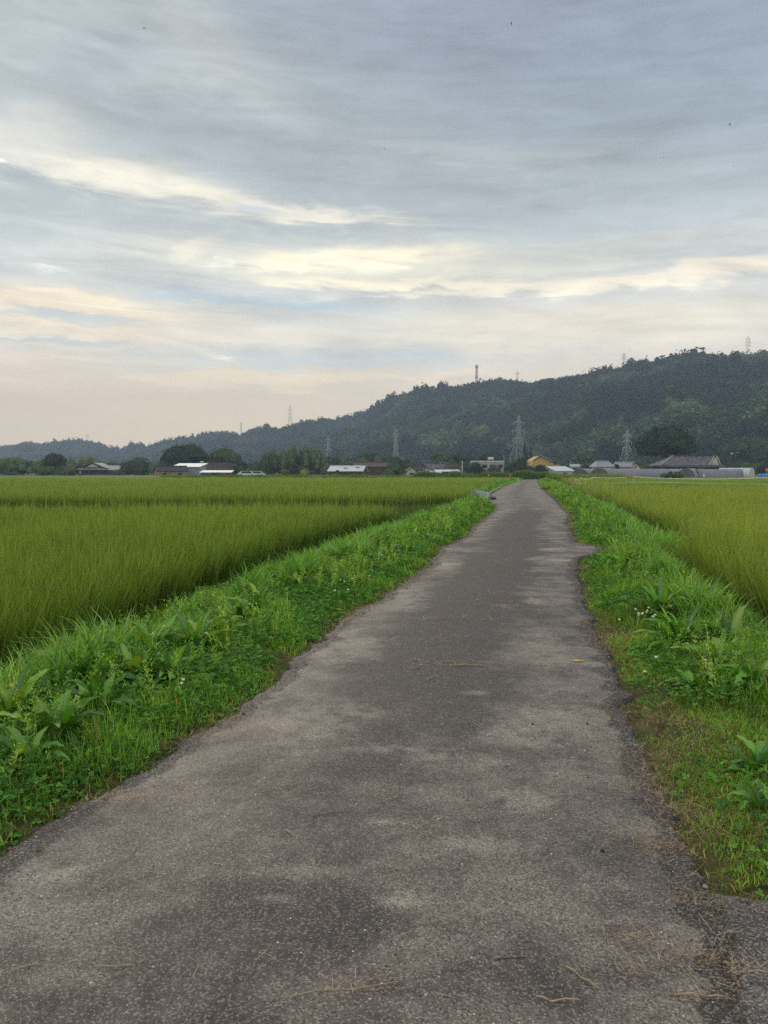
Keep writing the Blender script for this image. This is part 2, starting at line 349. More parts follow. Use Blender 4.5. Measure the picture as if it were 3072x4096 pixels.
# ------------------------------------------------------------------ asphalt
def asphalt(name, worn, light, dark, center=True):
    m, nt, out = newmat(name)
    tc = nt.nodes.new('ShaderNodeTexCoord'); P = tc.outputs['Object']; uv = tc.outputs['UV']
    u, v, _ = sep(nt, uv)
    big = noise(nt, P, 0.9, 4, 0.6, 0.4); med = noise(nt, P, 3.2, 5, 0.6, 0.3); fine = noise(nt, P, 60, 3, 0.7)
    pos = vec(nt, u * 0.8, v * 1.3, 0.0); streak = noise(nt, pos, 1.6, 5, 0.6)
    vo = nt.nodes.new('ShaderNodeTexVoronoi'); vo.inputs['Scale'].default_value = 165; nt.links.new(P, vo.inputs['Vector'])
    vc = sep(nt, vo.outputs['Color'])
    vo2 = nt.nodes.new('ShaderNodeTexVoronoi'); vo2.inputs['Scale'].default_value = 48; nt.links.new(P, vo2.inputs['Vector'])
    v2 = sep(nt, vo2.outputs['Color'])
    t = 0.045 + (big * 0.36 + med * 0.35 + streak * 0.35)
    if center:                                  # darker worn strip up the middle of the lane, paler shoulders
        c0 = (v - 9.0).sat(0, 16)
        w = ((u + 0.12 + (streak - 0.5) * 0.5) * (u + 0.12)) * -3.2
        ctr = w._m('EXPONENT') * (v.sat(3.5, 8.0) * 0.75 + 0.25) * (1.0 - (v.sat(24, 34) * 0.8))
        t = t - ctr * 0.40
    noise9 = noise(nt, P, 11, 5, 0.7)
    t = t + (noise9 - 0.5) * 0.22
    if center:
        t = t - 0.045                            # bleached and worn patches where the binder has gone
        for (dpx, dpy, rx_, ry_, am) in [(820, 1625, .16, .10, .8), (1130, 1735, .16, .14, .9), (825, 1787, .06, .04, .8), (880, 1958, .14, .07, 1.0), (585, 1962, .12, .05, .8), (1022, 1503, .10, .10, 1.0),
                                     (1195, 1560, .35, .45, .6), (1200, 1410, .4, .8, .6), (1155, 1303, .16, .3, .9), (1060, 1315, .25, .2, .7), (1190, 1190, .9, .35, .9), (1190, 1212, .8, .3, .7), (700, 1560, .5, .5, .6), (760, 1400, .4, .8, .6),
                                     (880, 1290, .4, 1.2, .7), (960, 1220, .4, 1.8, .7), (120, 1900, .2, .1, .7), (980, 1650, .3, .2, .5), (1010, 1840, .3, .1, .5), (640, 1900, .2, .06, .4), (1120, 1600, .3, .2, .5)]:
            bx, by, _z = gnd(dpx * 1.8517, dpy * 1.8517); gx, gy, gz = sep(nt, P)
            A_ = (gx - bx) * (1 / rx_); B_ = (gy - by) * (1 / ry_); g_ = (A_ * A_ + B_ * B_)._m('MULTIPLY', -1.0)._m('EXPONENT')
            t = t + ((g_ + ((med - 0.5) * 1.3 + (noise9 - 0.5) * 1.8) * g_._m('POWER', 0.45)).sat(0.15, 1.1) * (am * 0.21))
        t = t + ((streak - 0.5) * v.sat(8, 16) * 0.5)
    k = mixc(nt, t.sat(0.34, 0.68), s2l(dark), s2l(worn))
    k = mixc(nt, (t + (fine - 0.5) * 0.35).sat(0.62, 0.86) * 0.75, k, s2l(light))
    at_ = nt.nodes.new('ShaderNodeAttribute'); at_.attribute_name = 'Col'; ed = sep(nt, at_.outputs['Vector'])[0]
    if center:                                  # the thin older layer shows where the top coat has broken off along the edges
        k = mixc(nt, (1.0 - (ed + (med - 0.5) * 0.34).sat(0.12, 0.16)) * 0.9, k, s2l((52, 47, 47)))
    # aggregate: pale and dark stones showing in the binder
    k = mixc(nt, (vc[0]).sat(0.55, 0.95) * (t.sat(0.4, 0.8) * 0.5 + 0.38), k, s2l((186, 174, 158)))
    k = mixc(nt, (vc[1]).sat(0.60, 0.9) * 0.7, k, s2l((48, 45, 45)))
    p = nt.nodes.new('ShaderNodeBsdfPrincipled'); nt.links.new(k, p.inputs['Base Color'])
    p.inputs['Roughness'].default_value = 0.72; p.inputs['Specular IOR Level'].default_value = 0.35
    h = vc[2] * 0.6 + fine * 0.6 + med * 0.3
    bm = nt.nodes.new('ShaderNodeBump'); bm.inputs['Strength'].default_value = 0.75; bm.inputs['Distance'].default_value = 0.006
    nt.links.new(h.s, bm.inputs['Height']); nt.links.new(bm.outputs[0], p.inputs['Normal']); nt.links.new(p.outputs[0], out.inputs[0])
    return m
M_ASPH = asphalt('worn_asphalt', (138, 128, 117), (178, 165, 147), (60, 53, 53))
ys = np.concatenate([np.arange(-12, 12, 0.06), np.arange(12, 45, 0.16), np.arange(45, 176, 0.8)])
ncol = 30; tt = np.linspace(-1, 1, ncol); tt = 0.5 + 0.5 * np.sign(tt) * (1 - (1 - np.abs(tt)) ** 1.6)
l = Lx(ys); r = Rx(ys)
X = l[:, None] * (1 - tt) + r[:, None] * tt; Y = np.repeat(ys[:, None], ncol, 1)
cen = 0.5 * (np.interp(ys, _L[:, 1], _L[:, 0]) + np.interp(ys, [q for q in _R[:, 1]], _R[:, 0]))
Z = 0.004 + 0.030 * (fbm(X * 0.7, Y * 0.7, 31, 3) - 0.5) + 0.03 * (1 - (2 * tt[None, :] - 1) ** 2)
Z[:, 0] = -0.03; Z[:, -1] = -0.03
far = sstep(150, 185, Y); Z = Z + far * 0.46
UVr = np.stack([(X - cen[:, None]), Y], -1).reshape(-1, 2)
EDG = np.minimum(X - l[:, None], r[:, None] - X).reshape(-1)
me = npmesh('road', np.stack([X, Y, Z], -1).reshape(-1, 3), gridq(len(ys), ncol), np.stack([EDG, EDG, EDG], -1), smooth=True, uv=UVr)
tag(link('road', me, M_ASPH), kind='structure')
def zroad(x, y): 
    t = np.clip((x - Lx(y)) / (Rx(y) - Lx(y)), 0, 1)
    return 0.004 + 0.030 * (fbm(np.asarray(x) * 0.7, np.asarray(y) * 0.7, 31, 3) - 0.5) + 0.03 * (1 - (2 * t - 1) ** 2)
# the rough old apron joined to the road at the lower right
M_APR = asphalt('rough_apron', (96, 90, 88), (150, 142, 132), (34, 32, 34), center=False)
ys = np.arange(-6, 2.93, 0.04); xs0 = Rx(ys) - 0.02
ncol = 60; tt = np.linspace(0, 1, ncol) ** 1.3
X = xs0[:, None] + tt[None, :] * 3.4; Y = np.repeat(ys[:, None], ncol, 1)
Z = -0.012 + 0.03 * (fbm(X * 14, Y * 14, 41, 3) - 0.5) + 0.02 * (fbm(X * 3, Y * 3, 43, 2) - 0.5) - 0.02 * sstep(2.7, 2.93, Y)
me = npmesh('apron', np.stack([X, Y, Z], -1).reshape(-1, 3), gridq(len(ys), ncol), smooth=True, uv=np.stack([X * 0, Y], -1).reshape(-1, 2))
tag(link('old_asphalt_apron', me, M_APR), kind='structure')

# ------------------------------------------------------------------ blades and leaves
def blades(P, h, w, azm, lean, bend, segs, col, tipc=None, cb=0.0, fold=0.0):
    """tapered curved blades; P (n,3) base, all others (n,), col (n,3)"""
    n = len(P); k = np.arange(segs + 1) / segs
    th = lean[:, None] + bend[:, None] * k[None, :] ** 1.5
    ds = h[:, None] / segs
    sx = np.cumsum(np.concatenate([np.zeros((n, 1)), np.sin(th[:, :-1]) * ds], 1), 1)
    sz = np.cumsum(np.concatenate([np.zeros((n, 1)), np.cos(th[:, :-1]) * ds], 1), 1)
    ca, sa = np.cos(azm)[:, None], np.sin(azm)[:, None]
    cx = P[:, 0:1] + sx * ca; cyy = P[:, 1:2] + sx * sa; cz = P[:, 2:3] + sz
    ww = (w[:, None] * 0.5) * np.clip((1.02 - k[None, :] ** 2.2), 0.03, 1) * (0.55 + 0.45 * np.minimum(1, k[None, :] * 4))
    tw = azm + math.pi / 2 + (rng.random(n) - 0.5) * 1.6
    tx, ty = np.cos(tw)[:, None] * ww, np.sin(tw)[:, None] * ww
    V = np.stack([np.stack([cx - tx, cyy - ty, cz], -1), np.stack([cx + tx, cyy + ty, cz], -1)], 2)  # n, segs+1, 2, 3
    idx = np.arange(n * (segs + 1) * 2).reshape(n, segs + 1, 2)
    Q = np.stack([idx[:, :-1, 0], idx[:, :-1, 1], idx[:, 1:, 1], idx[:, 1:, 0]], -1).reshape(-1, 4)
    C = np.repeat(col[:, None, :], segs + 1, 1)
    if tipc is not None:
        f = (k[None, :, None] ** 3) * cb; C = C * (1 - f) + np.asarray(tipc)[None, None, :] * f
    C = np.repeat(C[:, :, None, :], 2, 2)
    return V.reshape(-1, 3), Q, C.reshape(-1, 3)
class Soup:
    def __init__(s): s.V = []; s.Q = []; s.C = []; s.n = 0
    def add(s, t):
        V, Q, C = t
        if len(V): s.V.append(V); s.Q.append(Q + s.n); s.C.append(C); s.n += len(V)
    def mesh(s, name, smooth=False): return npmesh(name, np.concatenate(s.V), np.concatenate(s.Q), np.concatenate(s.C), smooth)
def U(a, b, n): return rng.uniform(a, b, n)
def palette(n, cols, wts, jit=0.12):
    cols = np.array([s2l(c) for c in cols]); i = rng.choice(len(cols), n, p=np.array(wts) / sum(wts))
    return cols[i] * (1 + jit * rng.standard_normal((n, 1)))
# ------------------------------------------------------------------ paddies
M_RICE = leafmat('rice_leaf', tint=(1.20, 1.30, 0.78), trans=0.15, gloss=0.03, rough=0.5)
def inpoly_right(y, ctl): return np.interp(y, [c[1] for c in ctl], [c[0] for c in ctl])
def rice(name, label, y0f, y1f, xf_in, side, xlim, pal, wts, hgt=0.84, zt=None, seed=1, heads_and_shade=0.8):
    """side -1: field lies left of xf_in(y); +1: right of it. y0f/y1f give the near and far ends for x."""
    S = Soup()
    bands = [(1.5, 9, .13, 26, .0085, 4), (9, 14, .15, 22, .011, 3), (14, 22, .19, 18, .016, 3), (22, 34, .27, 17, .024, 2),
             (34, 60, .45, 20, .042, 2), (60, 100, .75, 22, .075, 2), (100, 152, 1.1, 22, .13, 1)]
    canopy = []
    for (a, b, s, nb, bw, sg) in bands:
        ylo, yhi = max(a, y0f), min(b, y1f + 12)
        if ylo >= yhi: continue
        gy = np.arange(ylo, yhi, s); X0, X1 = xlim(yhi)
        gx = np.arange(X0, X1, s); GX, GY = np.meshgrid(gx, gy); GX = GX.ravel(); GY = GY.ravel()
        GX = GX + (rng.random(len(GX)) - .5) * s * .7; GY = GY + (rng.random(len(GY)) - .5) * s * .7
        e = xf_in(GY); lo, hi = xlim(GY)
        inside = ((e - GX) * (-side) > 0) if False else ((GX < e) if side < 0 else (GX > e))
        # far edge may slant
        keep = inside & (GX > lo) & (GX < hi) & (GY < y1f_fun(name, GX)) & (GY > y0_fun(name, GX))
        GX, GY = GX[keep], GY[keep]; e = e[keep]
        m = len(GX)
        if not m: continue
        edge = np.abs(e - GX)                       # distance to the side edge
        hh = hgt * (0.92 + 0.16 * vn(GX * .35, GY * .35, seed)) * (1 + .09 * rng.standard_normal(m)) * np.where((side > 0) & (GY < 13.4) & (GY > 1), 1.32, 1.0) * (1 - 0.08 * np.exp(-edge / 0.4))
        hh *= 1 - 0.08 * (vn(GX * 1.4, GY * 1.4, seed + 5) > 0.8)
        n = m * nb; bx = np.repeat(GX, nb); by = np.repeat(GY, nb); bh = np.repeat(hh, nb); be = np.repeat(edge, nb)
        sp = s * (0.22 if s < .3 else 0.5)
        P = np.stack([bx + rng.standard_normal(n) * sp, by + rng.standard_normal(n) * sp, np.full(n, RICEZ)], 1)
        azm = U(0, 2 * math.pi, n); lean = np.abs(rng.standard_normal(n)) * 0.10; bend = U(.1, .75, n)
        # wind and light draw the outer rows towards the verge
        out = np.exp(-be / 0.45); tgt = (0.0 if side < 0 else math.pi) - 0.35
        lean = lean + out * U(0, .25, n); azm = np.where(rng.random(n) < out * .8, tgt + rng.standard_normal(n) * .6, azm)
        azm = np.where(rng.random(n) < 0.35, 0.3 + rng.standard_normal(n) * .5, azm)
        h = bh * U(.66, 1.16, n)
        col = palette(n, pal, wts, .22); big = vn(bx * .16, by * .45, seed + 9)[:, None]; col = col * (0.86 + 0.28 * big)
        S.add(blades(P, h, np.full(n, bw) * U(.7, 1.3, n), azm, lean, bend, sg, col, s2l((158, 176, 84) if 'right' not in name else (168, 176, 84)), heads_and_shade))  # pale rice heads; darker lower blade colour also paints the crop's inner shade
    me = S.mesh(name); o = link(name, me, M_RICE)
    tag(o, label, 'rice', kind='stuff'); return o
RICEZ = -0.33
def canopy(name, poly_rows, z, parent=None):
    pass
_r1 = [(-4.9, -2), (-4.3, 2), (-3.75, 5), (-3.35, 7.2), (-2.8, 11), (-2.05, 16.5), (-1.0, 22), (1.0, 29), (1.5, 40)]
_r2 = [(3.0, 36), (4.2, 40), (5.0, 45), (6.6, 55), (8.6, 69)]
_rr = [(3.2, -2), (3.3, 3), (3.8, 6.5), (4.4, 10), (5.15, 13.4), (6.25, 13.7), (7.0, 17.5), (8.5, 24), (12.2, 43), (16.3, 64)]
def y0_fun(name, x):
    if name == 'rice_paddy_front': return -3 + 0 * x
    if name == 'rice_paddy_second': return 38.5 + 0.30 * (x - 0) + 0.0 if False else np.interp(x, [-60, -20, 0, 5], [36.8, 37.2, 39.5, 43])
    if name == 'rice_paddy_far': return 71 + 0.0 * x
    if name == 'rice_paddy_right': return 0 + 0 * x
    return 69 + 0 * x
def y1f_fun(name, x):
    if name == 'rice_paddy_front': return np.interp(x, [-60, -14, 0.2, 1.2], [25.8, 25.8, 27.5, 27])
    if name == 'rice_paddy_second': return 69.5 + 0 * x
    if name == 'rice_paddy_far': return 148 + 0 * x
    if name == 'rice_paddy_right': return 62 + 0 * x
    return 140 + 0 * x
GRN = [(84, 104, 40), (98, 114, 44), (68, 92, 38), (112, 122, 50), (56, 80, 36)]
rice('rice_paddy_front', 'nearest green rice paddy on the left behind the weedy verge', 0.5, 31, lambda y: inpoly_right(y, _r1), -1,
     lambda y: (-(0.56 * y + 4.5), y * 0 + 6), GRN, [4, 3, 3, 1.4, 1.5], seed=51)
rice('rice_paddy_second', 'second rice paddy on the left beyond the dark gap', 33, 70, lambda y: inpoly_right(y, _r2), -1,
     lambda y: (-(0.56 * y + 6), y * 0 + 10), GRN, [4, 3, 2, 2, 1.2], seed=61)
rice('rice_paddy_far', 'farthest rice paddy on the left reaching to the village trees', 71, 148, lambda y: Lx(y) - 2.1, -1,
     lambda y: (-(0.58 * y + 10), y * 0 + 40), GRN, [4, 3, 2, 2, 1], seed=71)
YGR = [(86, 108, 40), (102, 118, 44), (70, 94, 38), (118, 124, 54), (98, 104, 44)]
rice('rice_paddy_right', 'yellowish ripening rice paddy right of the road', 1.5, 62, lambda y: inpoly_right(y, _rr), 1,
     lambda y: (y * 0 + 2, 0.57 * y + 5), YGR, [4, 4, 2, 2.2, 2], seed=81, heads_and_shade=.9)
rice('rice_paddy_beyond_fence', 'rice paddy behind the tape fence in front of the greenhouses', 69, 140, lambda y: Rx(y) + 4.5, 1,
     lambda y: (y * 0 + 10, 0.57 * y + 10), GRN, [3, 4, 2, 3, 1], seed=91, heads_and_shade=.8)

# ------------------------------------------------------------------ verge: grass, clover, tall weeds
M_GRASS = leafmat('grass_leaf', tint=(2.1, 1.75, 1.0), trans=0.30, gloss=0.05, rough=0.5)
M_CLOV = leafmat('clover_leaf', tint=(2.2, 1.85, 1.15), trans=0.25, gloss=0.03, rough=0.6)
def rice_edge(side, y): 
    if side < 0: return np.where(y < 31, inpoly_right(y, _r1), np.where(y < 70, inpoly_right(y, _r2), Lx(y) - 2.0))
    return np.where(y < 64, inpoly_right(y, _rr), Rx(y) + 4.5)
def verge_pts(n, side, y0, y1, over=0.25):
    y = U(y0, y1, n); e0 = Lx(y) + .05 if side < 0 else Rx(y) - .05; e1 = rice_edge(side, y)
    t = rng.random(n); x = e0 + (e1 - e0 + (over if side > 0 else -over)) * t
    wgt = np.abs(e1 - e0); keep = rng.random(n) < wgt / wgt.max(); x, y, t = x[keep], y[keep], t[keep]
    kb = ~((x > 4.2) & (x < 6.3) & (y > 37.0) & (y < 44.5) & (rng.random(len(x)) < .97 - .9 * (y < 41))); x, y, t = x[kb], y[kb], t[kb]
    # nothing grows on the apron at the lower right
    if side > 0:
        k2 = y > 2.86 + 0.0 * x - 0.28 * (x - 1.25) + 0.12 * (vn(x * 6, y * 6, 2) - .5); x, y, t = x[k2], y[k2], t[k2]
    return x, y, t
FRESH = [(92, 142, 48), (74, 124, 44), (112, 156, 58), (60, 104, 42), (130, 156, 70)]
def bare(x, y):                                 # bare, trodden or straw-covered patches
    p = fbm(x * 1.15, y * 0.8, 77, 3)
    return p
def mown(side, x, y, d):                        # short, dry-tipped mown strip by the road on the right
    if side < 0: return np.exp(-d / 0.12)
    base = 0.48 * np.exp(-np.maximum(y - 4.2, 0) / 1.2) + .12 + .25 * (vn(x * 1.3, y * 1.1, 7) - .4)
    return np.clip(1 - (d - base) / 0.25, 0, 1)
G = Soup(); DR = Soup()
for side in (-1, 1):
    for (y0, y1, n, wd, sg, hs) in [(1.8, 6, 120000, .0048, 3, 1), (6, 11, 120000, .0062, 3, 1), (11, 20, 110000, .0105, 2, 1.0),
                                    (20, 38, 75000, .021, 2, 1.05), (38, 75, 45000, .045, 1, 1.15), (75, 150, 30000, .09, 1, 1.3)]:
        n = int(n * (1.0 if side < 0 else 0.9))
        x, y, t = verge_pts(n, side, y0, y1); d = np.maximum(dedge(x, y), 0)
        mw = mown(side, x, y, d); clump = fbm(x * 1.7, y * 1.7, 90, 3); b = bare(x, y)
        keep = rng.random(len(x)) < np.clip(0.12 + 2.2 * d, 0, 1) * np.where((b < .36) & (d < 1.0), .35, 1.0)
        x, y, t, d, mw, clump, b = (q[keep] for q in (x, y, t, d, mw, clump, b)); n = len(x)
        tall = sstep(.35, .95, t) * sstep(.38, .62, clump)
        h = (0.04 + 0.30 * np.clip(clump - .28, 0, 1) ** 1.2 + 0.16 * tall) * np.where(rng.random(n) < .12, U(1.2, 2.0, n), U(.4, 1.25, n)) * hs
        h = h * (1 - .62 * sstep(.62, .82, t)); h = h * (1 - mw) + mw * U(.018, .055, n)
        P = np.stack([x, y, zg(x, y) - .005], 1)
        near_rice = sstep(.75, 1, t)
        col = palette(n, FRESH, [4, 4, 2.5, 2.5, 1]); cl = fbm(x * 2.1, y * 2.1, 95, 3)[:, None]; col = col * (0.40 + 1.15 * cl)
        dry = (rng.random(n) < .06 + .13 * mw)[:, None]; col = np.where(dry, palette(n, [(140, 128, 78), (122, 116, 66), (96, 104, 54)], [1, 1, 2]), col)
        G.add(blades(P, h, np.full(n, wd) * U(.6, 1.5, n) * (1 + .8 * tall), U(0, 6.283, n), np.abs(rng.standard_normal(n)) * .35 + .45 * mw * rng.random(n),
                     U(.2, 1.5, n), sg, col))
# the grassy balks between the plots
for (xa, xb, ya, yb, n) in [(-26, 4.6, 25.5, 43, 60000), (-45, 9.5, 68.5, 72, 14000), (14, 48, 61.5, 69.5, 26000)]:
    x = U(xa, xb, n); y = U(ya, yb, n)
    if ya < 30: k = (y > np.interp(x, [-60, -14, 0.2, 1.2], [25.8, 25.8, 27.5, 27]) + .1) & (y < np.interp(x, [-60, -20, 0, 5], [36.8, 37.2, 39.5, 43])) & (x < Lx(y) - 1.2); x, y = x[k], y[k]
    n = len(x); G.add(blades(np.stack([x, y, zg(x, y)], 1), U(.06, .26, n), np.full(n, .03 + .0006 * ya), U(0, 6.28, n), U(0, .5, n), U(.2, 1.2, n), 2, palette(n, [(58, 84, 36), (74, 104, 42), (46, 70, 32)], [3, 2, 2], .2)))
# the short mossy sward of the mown strip
x, y, t = verge_pts(150000, 1, 2.3, 9); d = np.maximum(dedge(x, y), 0); k = (rng.random(len(x)) < mown(1, x, y, d)) & (bare(x, y) > .33) & (d > .02 + .10 * rng.random(len(x))); x, y = x[k], y[k]; n = len(x)
G.add(blades(np.stack([x, y, zg(x, y) - .004], 1), U(.012, .038, n), np.full(n, .004) * U(.6, 1.4, n), U(0, 6.28, n), U(0, 1.1, n), U(.2, 1.4, n), 2, palette(n, [(92, 116, 50), (112, 128, 58), (78, 100, 44), (134, 130, 76)], [3, 2, 3, 1.2], .2)))
# tall arching grass in tufts, mostly against the paddies
for side in (-1, 1):
    for (y0, y1, m, nb, wd) in [(2.4, 8, 330, 26, .009), (8, 16, 480, 22, .013), (16, 34, 600, 18, .022), (34, 75, 420, 16, .045), (75, 150, 500, 14, .09)]:
        x, y, t = verge_pts(m * 3, side, y0, y1); d = np.maximum(dedge(x, y), 0)
        keep = (t > .22 + .55 * vn(x * .9, y * .9, 99)) & (t < .76) & (mown(side, x, y, d) < .2) & (d > .55); x, y, t = x[keep][:m], y[keep][:m], t[keep][:m]; m2 = len(x)
        n = m2 * nb; bx = np.repeat(x, nb); by = np.repeat(y, nb); sz = np.repeat(U(.6, 1.2, m2), nb)
        P = np.stack([bx + rng.standard_normal(n) * .05, by + rng.standard_normal(n) * .05, zg(bx, by)], 1); sz = sz * np.repeat(.50 + .55 * np.sin(np.clip(t / .76, 0, 1) * math.pi), nb)
        wide = np.repeat(rng.random(m2) < .38, nb)
        tone = np.repeat(palette(m2, [(84, 134, 50), (66, 118, 50), (108, 146, 58), (96, 140, 74)], [3, 3, 2, 2]), nb, 0)
        G.add(blades(P, .52 * sz * U(.5, 1.15, n), np.full(n, wd) * U(.7, 1.4, n) * np.where(wide, 2.0, 1.0), U(0, 6.283, n), U(.05, .5, n), U(.5, 2.3, n), 4 if y0 < 30 else 2, tone * (1 + .12 * rng.standard_normal((n, 1)))))
# bushy small-leaved weeds: upright stems set with many little leaves
for side in (-1, 1):
    for (y0, y1, m, nl, ls) in [(2.2, 7, 260, 46, .020), (7, 14, 420, 36, .028), (14, 32, 500, 26, .05), (32, 80, 500, 16, .11)]:
        x, y, t = verge_pts(m * 3, side, y0, y1); d = np.maximum(dedge(x, y), 0)
        keep = (d > .35) & (mown(side, x, y, d) < .2) & (t < .72) & (fbm(x * 1.1, y * 1.1, 131, 3) > .45); x, y, t = x[keep][:m], y[keep][:m], t[keep][:m]; m2 = len(x)
        hh = U(.16, .42, m2) * (1.15 - .4 * t); lx, ly = rng.standard_normal(m2) * .22, rng.standard_normal(m2) * .22; z0 = zg(x, y)
        tone = palette(m2, [(104, 148, 62), (84, 128, 54), (126, 158, 76), (72, 112, 50)], [3, 3, 1.5, 2])
        G.add(blades(np.stack([x, y, z0], 1), hh, np.full(m2, .005 * (1 + y0 * .05)), np.arctan2(ly, lx), np.hypot(lx, ly), np.full(m2, .1), 2, tone * .8))
        k = rng.random(m2 * nl); X = np.repeat(x, nl) + np.repeat(lx * hh, nl) * k + rng.standard_normal(m2 * nl) * .012; Y = np.repeat(y, nl) + np.repeat(ly * hh, nl) * k + rng.standard_normal(m2 * nl) * .012
        n = m2 * nl; G.add(blades(np.stack([X, Y, np.repeat(z0, nl) + np.repeat(hh, nl) * (.1 + .9 * k)], 1), ls * U(.8, 2.0, n) * (1.3 - .7 * k), np.full(n, ls * .55), U(0, 6.283, n), U(.5, 1.3, n), U(.2, 1, n), 2, np.repeat(tone, nl, 0) * (1 + .15 * rng.standard_normal((n, 1)))))
tag(link('verge_grass', G.mesh('verge_grass'), M_GRASS), 'mixed wild grass growing on both verges of the road', 'grass', kind='stuff')
# clover: three round leaflets on a stalk height, drawn as hexagon-ish pairs of quads
def clover(n, side, y0, y1, size):
    x, y, t = verge_pts(n, side, y0, y1); d = np.maximum(dedge(x, y), 0)
    pt = fbm(x * .9 + 5, y * .9, 101, 3); mw = mown(side, x, y, d)
    keep = (rng.random(len(x)) < sstep(.40, .52, pt + .16 * np.exp(-((d - .5) / .5) ** 2) - .1 * (side > 0)) * (1 - .8 * mw) * np.clip(d * 6, 0, 1)); x, y, d, t = x[keep], y[keep], d[keep], t[keep]
    n = len(x); z = zg(x, y) + U(.03, .105, n) * np.clip(d * 3, .2, 1)
    a0 = U(0, 6.283, n); s = size * U(.7, 1.25, n); tilt = rng.standard_normal((n, 2)) * .28
    Vs, Qs, Cs = [], [], []; base = palette(n, [(58, 112, 46), (76, 128, 56), (92, 142, 66), (48, 94, 42)], [3, 3, 1.5, 2])
    k = 0
    for j in range(3):
        a = a0 + j * 2.094; ca, sa = np.cos(a), np.sin(a)
        loc = [(0, 0), (.55, .42), (1.0, .30), (1.0, -.30), (.55, -.42)]
        pts = []
        for (u, v) in loc:
            X = (u * ca - v * sa) * s; Y = (u * sa + v * ca) * s
            Z = X * tilt[:, 0] + Y * tilt[:, 1] + abs(v) * s * .25
            pts.append(np.stack([x + X, y + Y, z + Z], 1))
        V = np.stack(pts, 1); Vs.append(V.reshape(-1, 3)); i = np.arange(n * 5).reshape(n, 5) + k; k += n * 5
        Qs.append(np.concatenate([i[:, [0, 1, 2, 3]], i[:, [0, 3, 4, 0]]])[:0]); Qs.append(i[:, [0, 1, 2, 3]]); Qs.append(i[:, [0, 2, 3, 4]][:0])
        i2 = i; Qs.append(np.stack([i2[:, 0], i2[:, 3], i2[:, 4], i2[:, 4]], 1)[:0])
        Cs.append(np.repeat(base[:, None, :], 5, 1).reshape(-1, 3))
        Qs.append(i[:, [0, 2, 3, 4]])
    return np.concatenate(Vs), np.concatenate(Qs), np.concatenate(Cs)
CL = Soup()
for side in (-1, 1):
    for (y0, y1, n, s) in [(2, 6, 30000, .018), (6, 12, 32000, .021), (12, 24, 26000, .030), (24, 48, 14000, .055)]:
        CL.add(clover(n, side, y0, y1, s))
tag(link('clover_patches', CL.mesh('clover_patches'), M_CLOV), 'low three-leafed clover carpeting the road edges', 'clover', kind='stuff')
# straw and dead stalks lying on the soil and asphalt
M_STRAW = leafmat('straw', trans=0.1, gloss=0.03)
def litter(S, x, y, z, ln, wd, col, up=.12):
    n = len(x); a = U(0, 6.283, n); el = rng.standard_normal(n) * up; P = np.stack([x, y, z], 1)
    S.add(blades(P, ln, wd, a, math.pi / 2 - .06 - np.abs(el), rng.standard_normal(n) * .12, 2, col))
ST = Soup(); SC = [(186, 160, 118), (164, 138, 100), (206, 184, 146), (134, 108, 78), (110, 88, 66)]
for side in (-1, 1):                            # along the asphalt edges
    for (y0, y1, n, k) in [(1.6, 6, 9000, 1), (6, 14, 8000, 1.5), (14, 40, 7000, 3)]:
        y = U(y0, y1, n); e = Lx(y) if side < 0 else Rx(y); off = rng.standard_normal(n) * .13 + .05; x = e - off if side < 0 else e + off
        pt = fbm(x * 1.6, y * 1.2, 111, 3); keep = (rng.random(n) < sstep(.42, .68, pt)) & ((side < 0) | (y > 3.3) | (rng.random(n) < .30)); 
        if side > 0: keep &= (y > 2.0)
        x, y = x[keep], y[keep]; n = len(x); z = np.maximum(zg(x, y), np.where(dedge(x, y) < 0, zroad(x, y), -9)) + .006
        litter(ST, x, y, z, U(.02, .10, n) * (1 + .2 * k), U(.0012, .0028, n) * k, palette(n, SC, [3, 3, 2, 2, 2]))
# bare straw patches on the right verge and the left one
for (px, py, rx, ry, n) in [(1395, 1408, .26, .5, 2200), (1440, 1838, .09, .05, 260), (1490, 1570, .12, .25, 700), (1340, 2048, .06, .03, 90), (1500, 2075, .06, .03, 80),
                            (1460, 1630, .12, .12, 260), (430, 1560, .14, .2, 900), (250, 1735, .16, .05, 260), (1540, 1960, .14, .04, 120),
                            (1370, 2110, .05, .02, 50), (1630, 2090, .12, .03, 90), (760, 2165, .07, .012, 26), (830, 2140, .04, .012, 16)]:
    gx, gy, _ = gnd(px * 1.8517, py * 1.8517); x = gx + rng.standard_normal(n) * rx; y = gy + rng.standard_normal(n) * ry
    z = np.where(dedge(x, y) < 0, zroad(x, y), np.where(y < 2.85, 0.0, zg(x, y))) + U(.002, .02, n)
    litter(ST, x, y, z, U(.015, .07, n), U(.001, .0024, n) * (1 + gy * .06), palette(n, SC, [3, 3, 2, 2, 1]), .2)
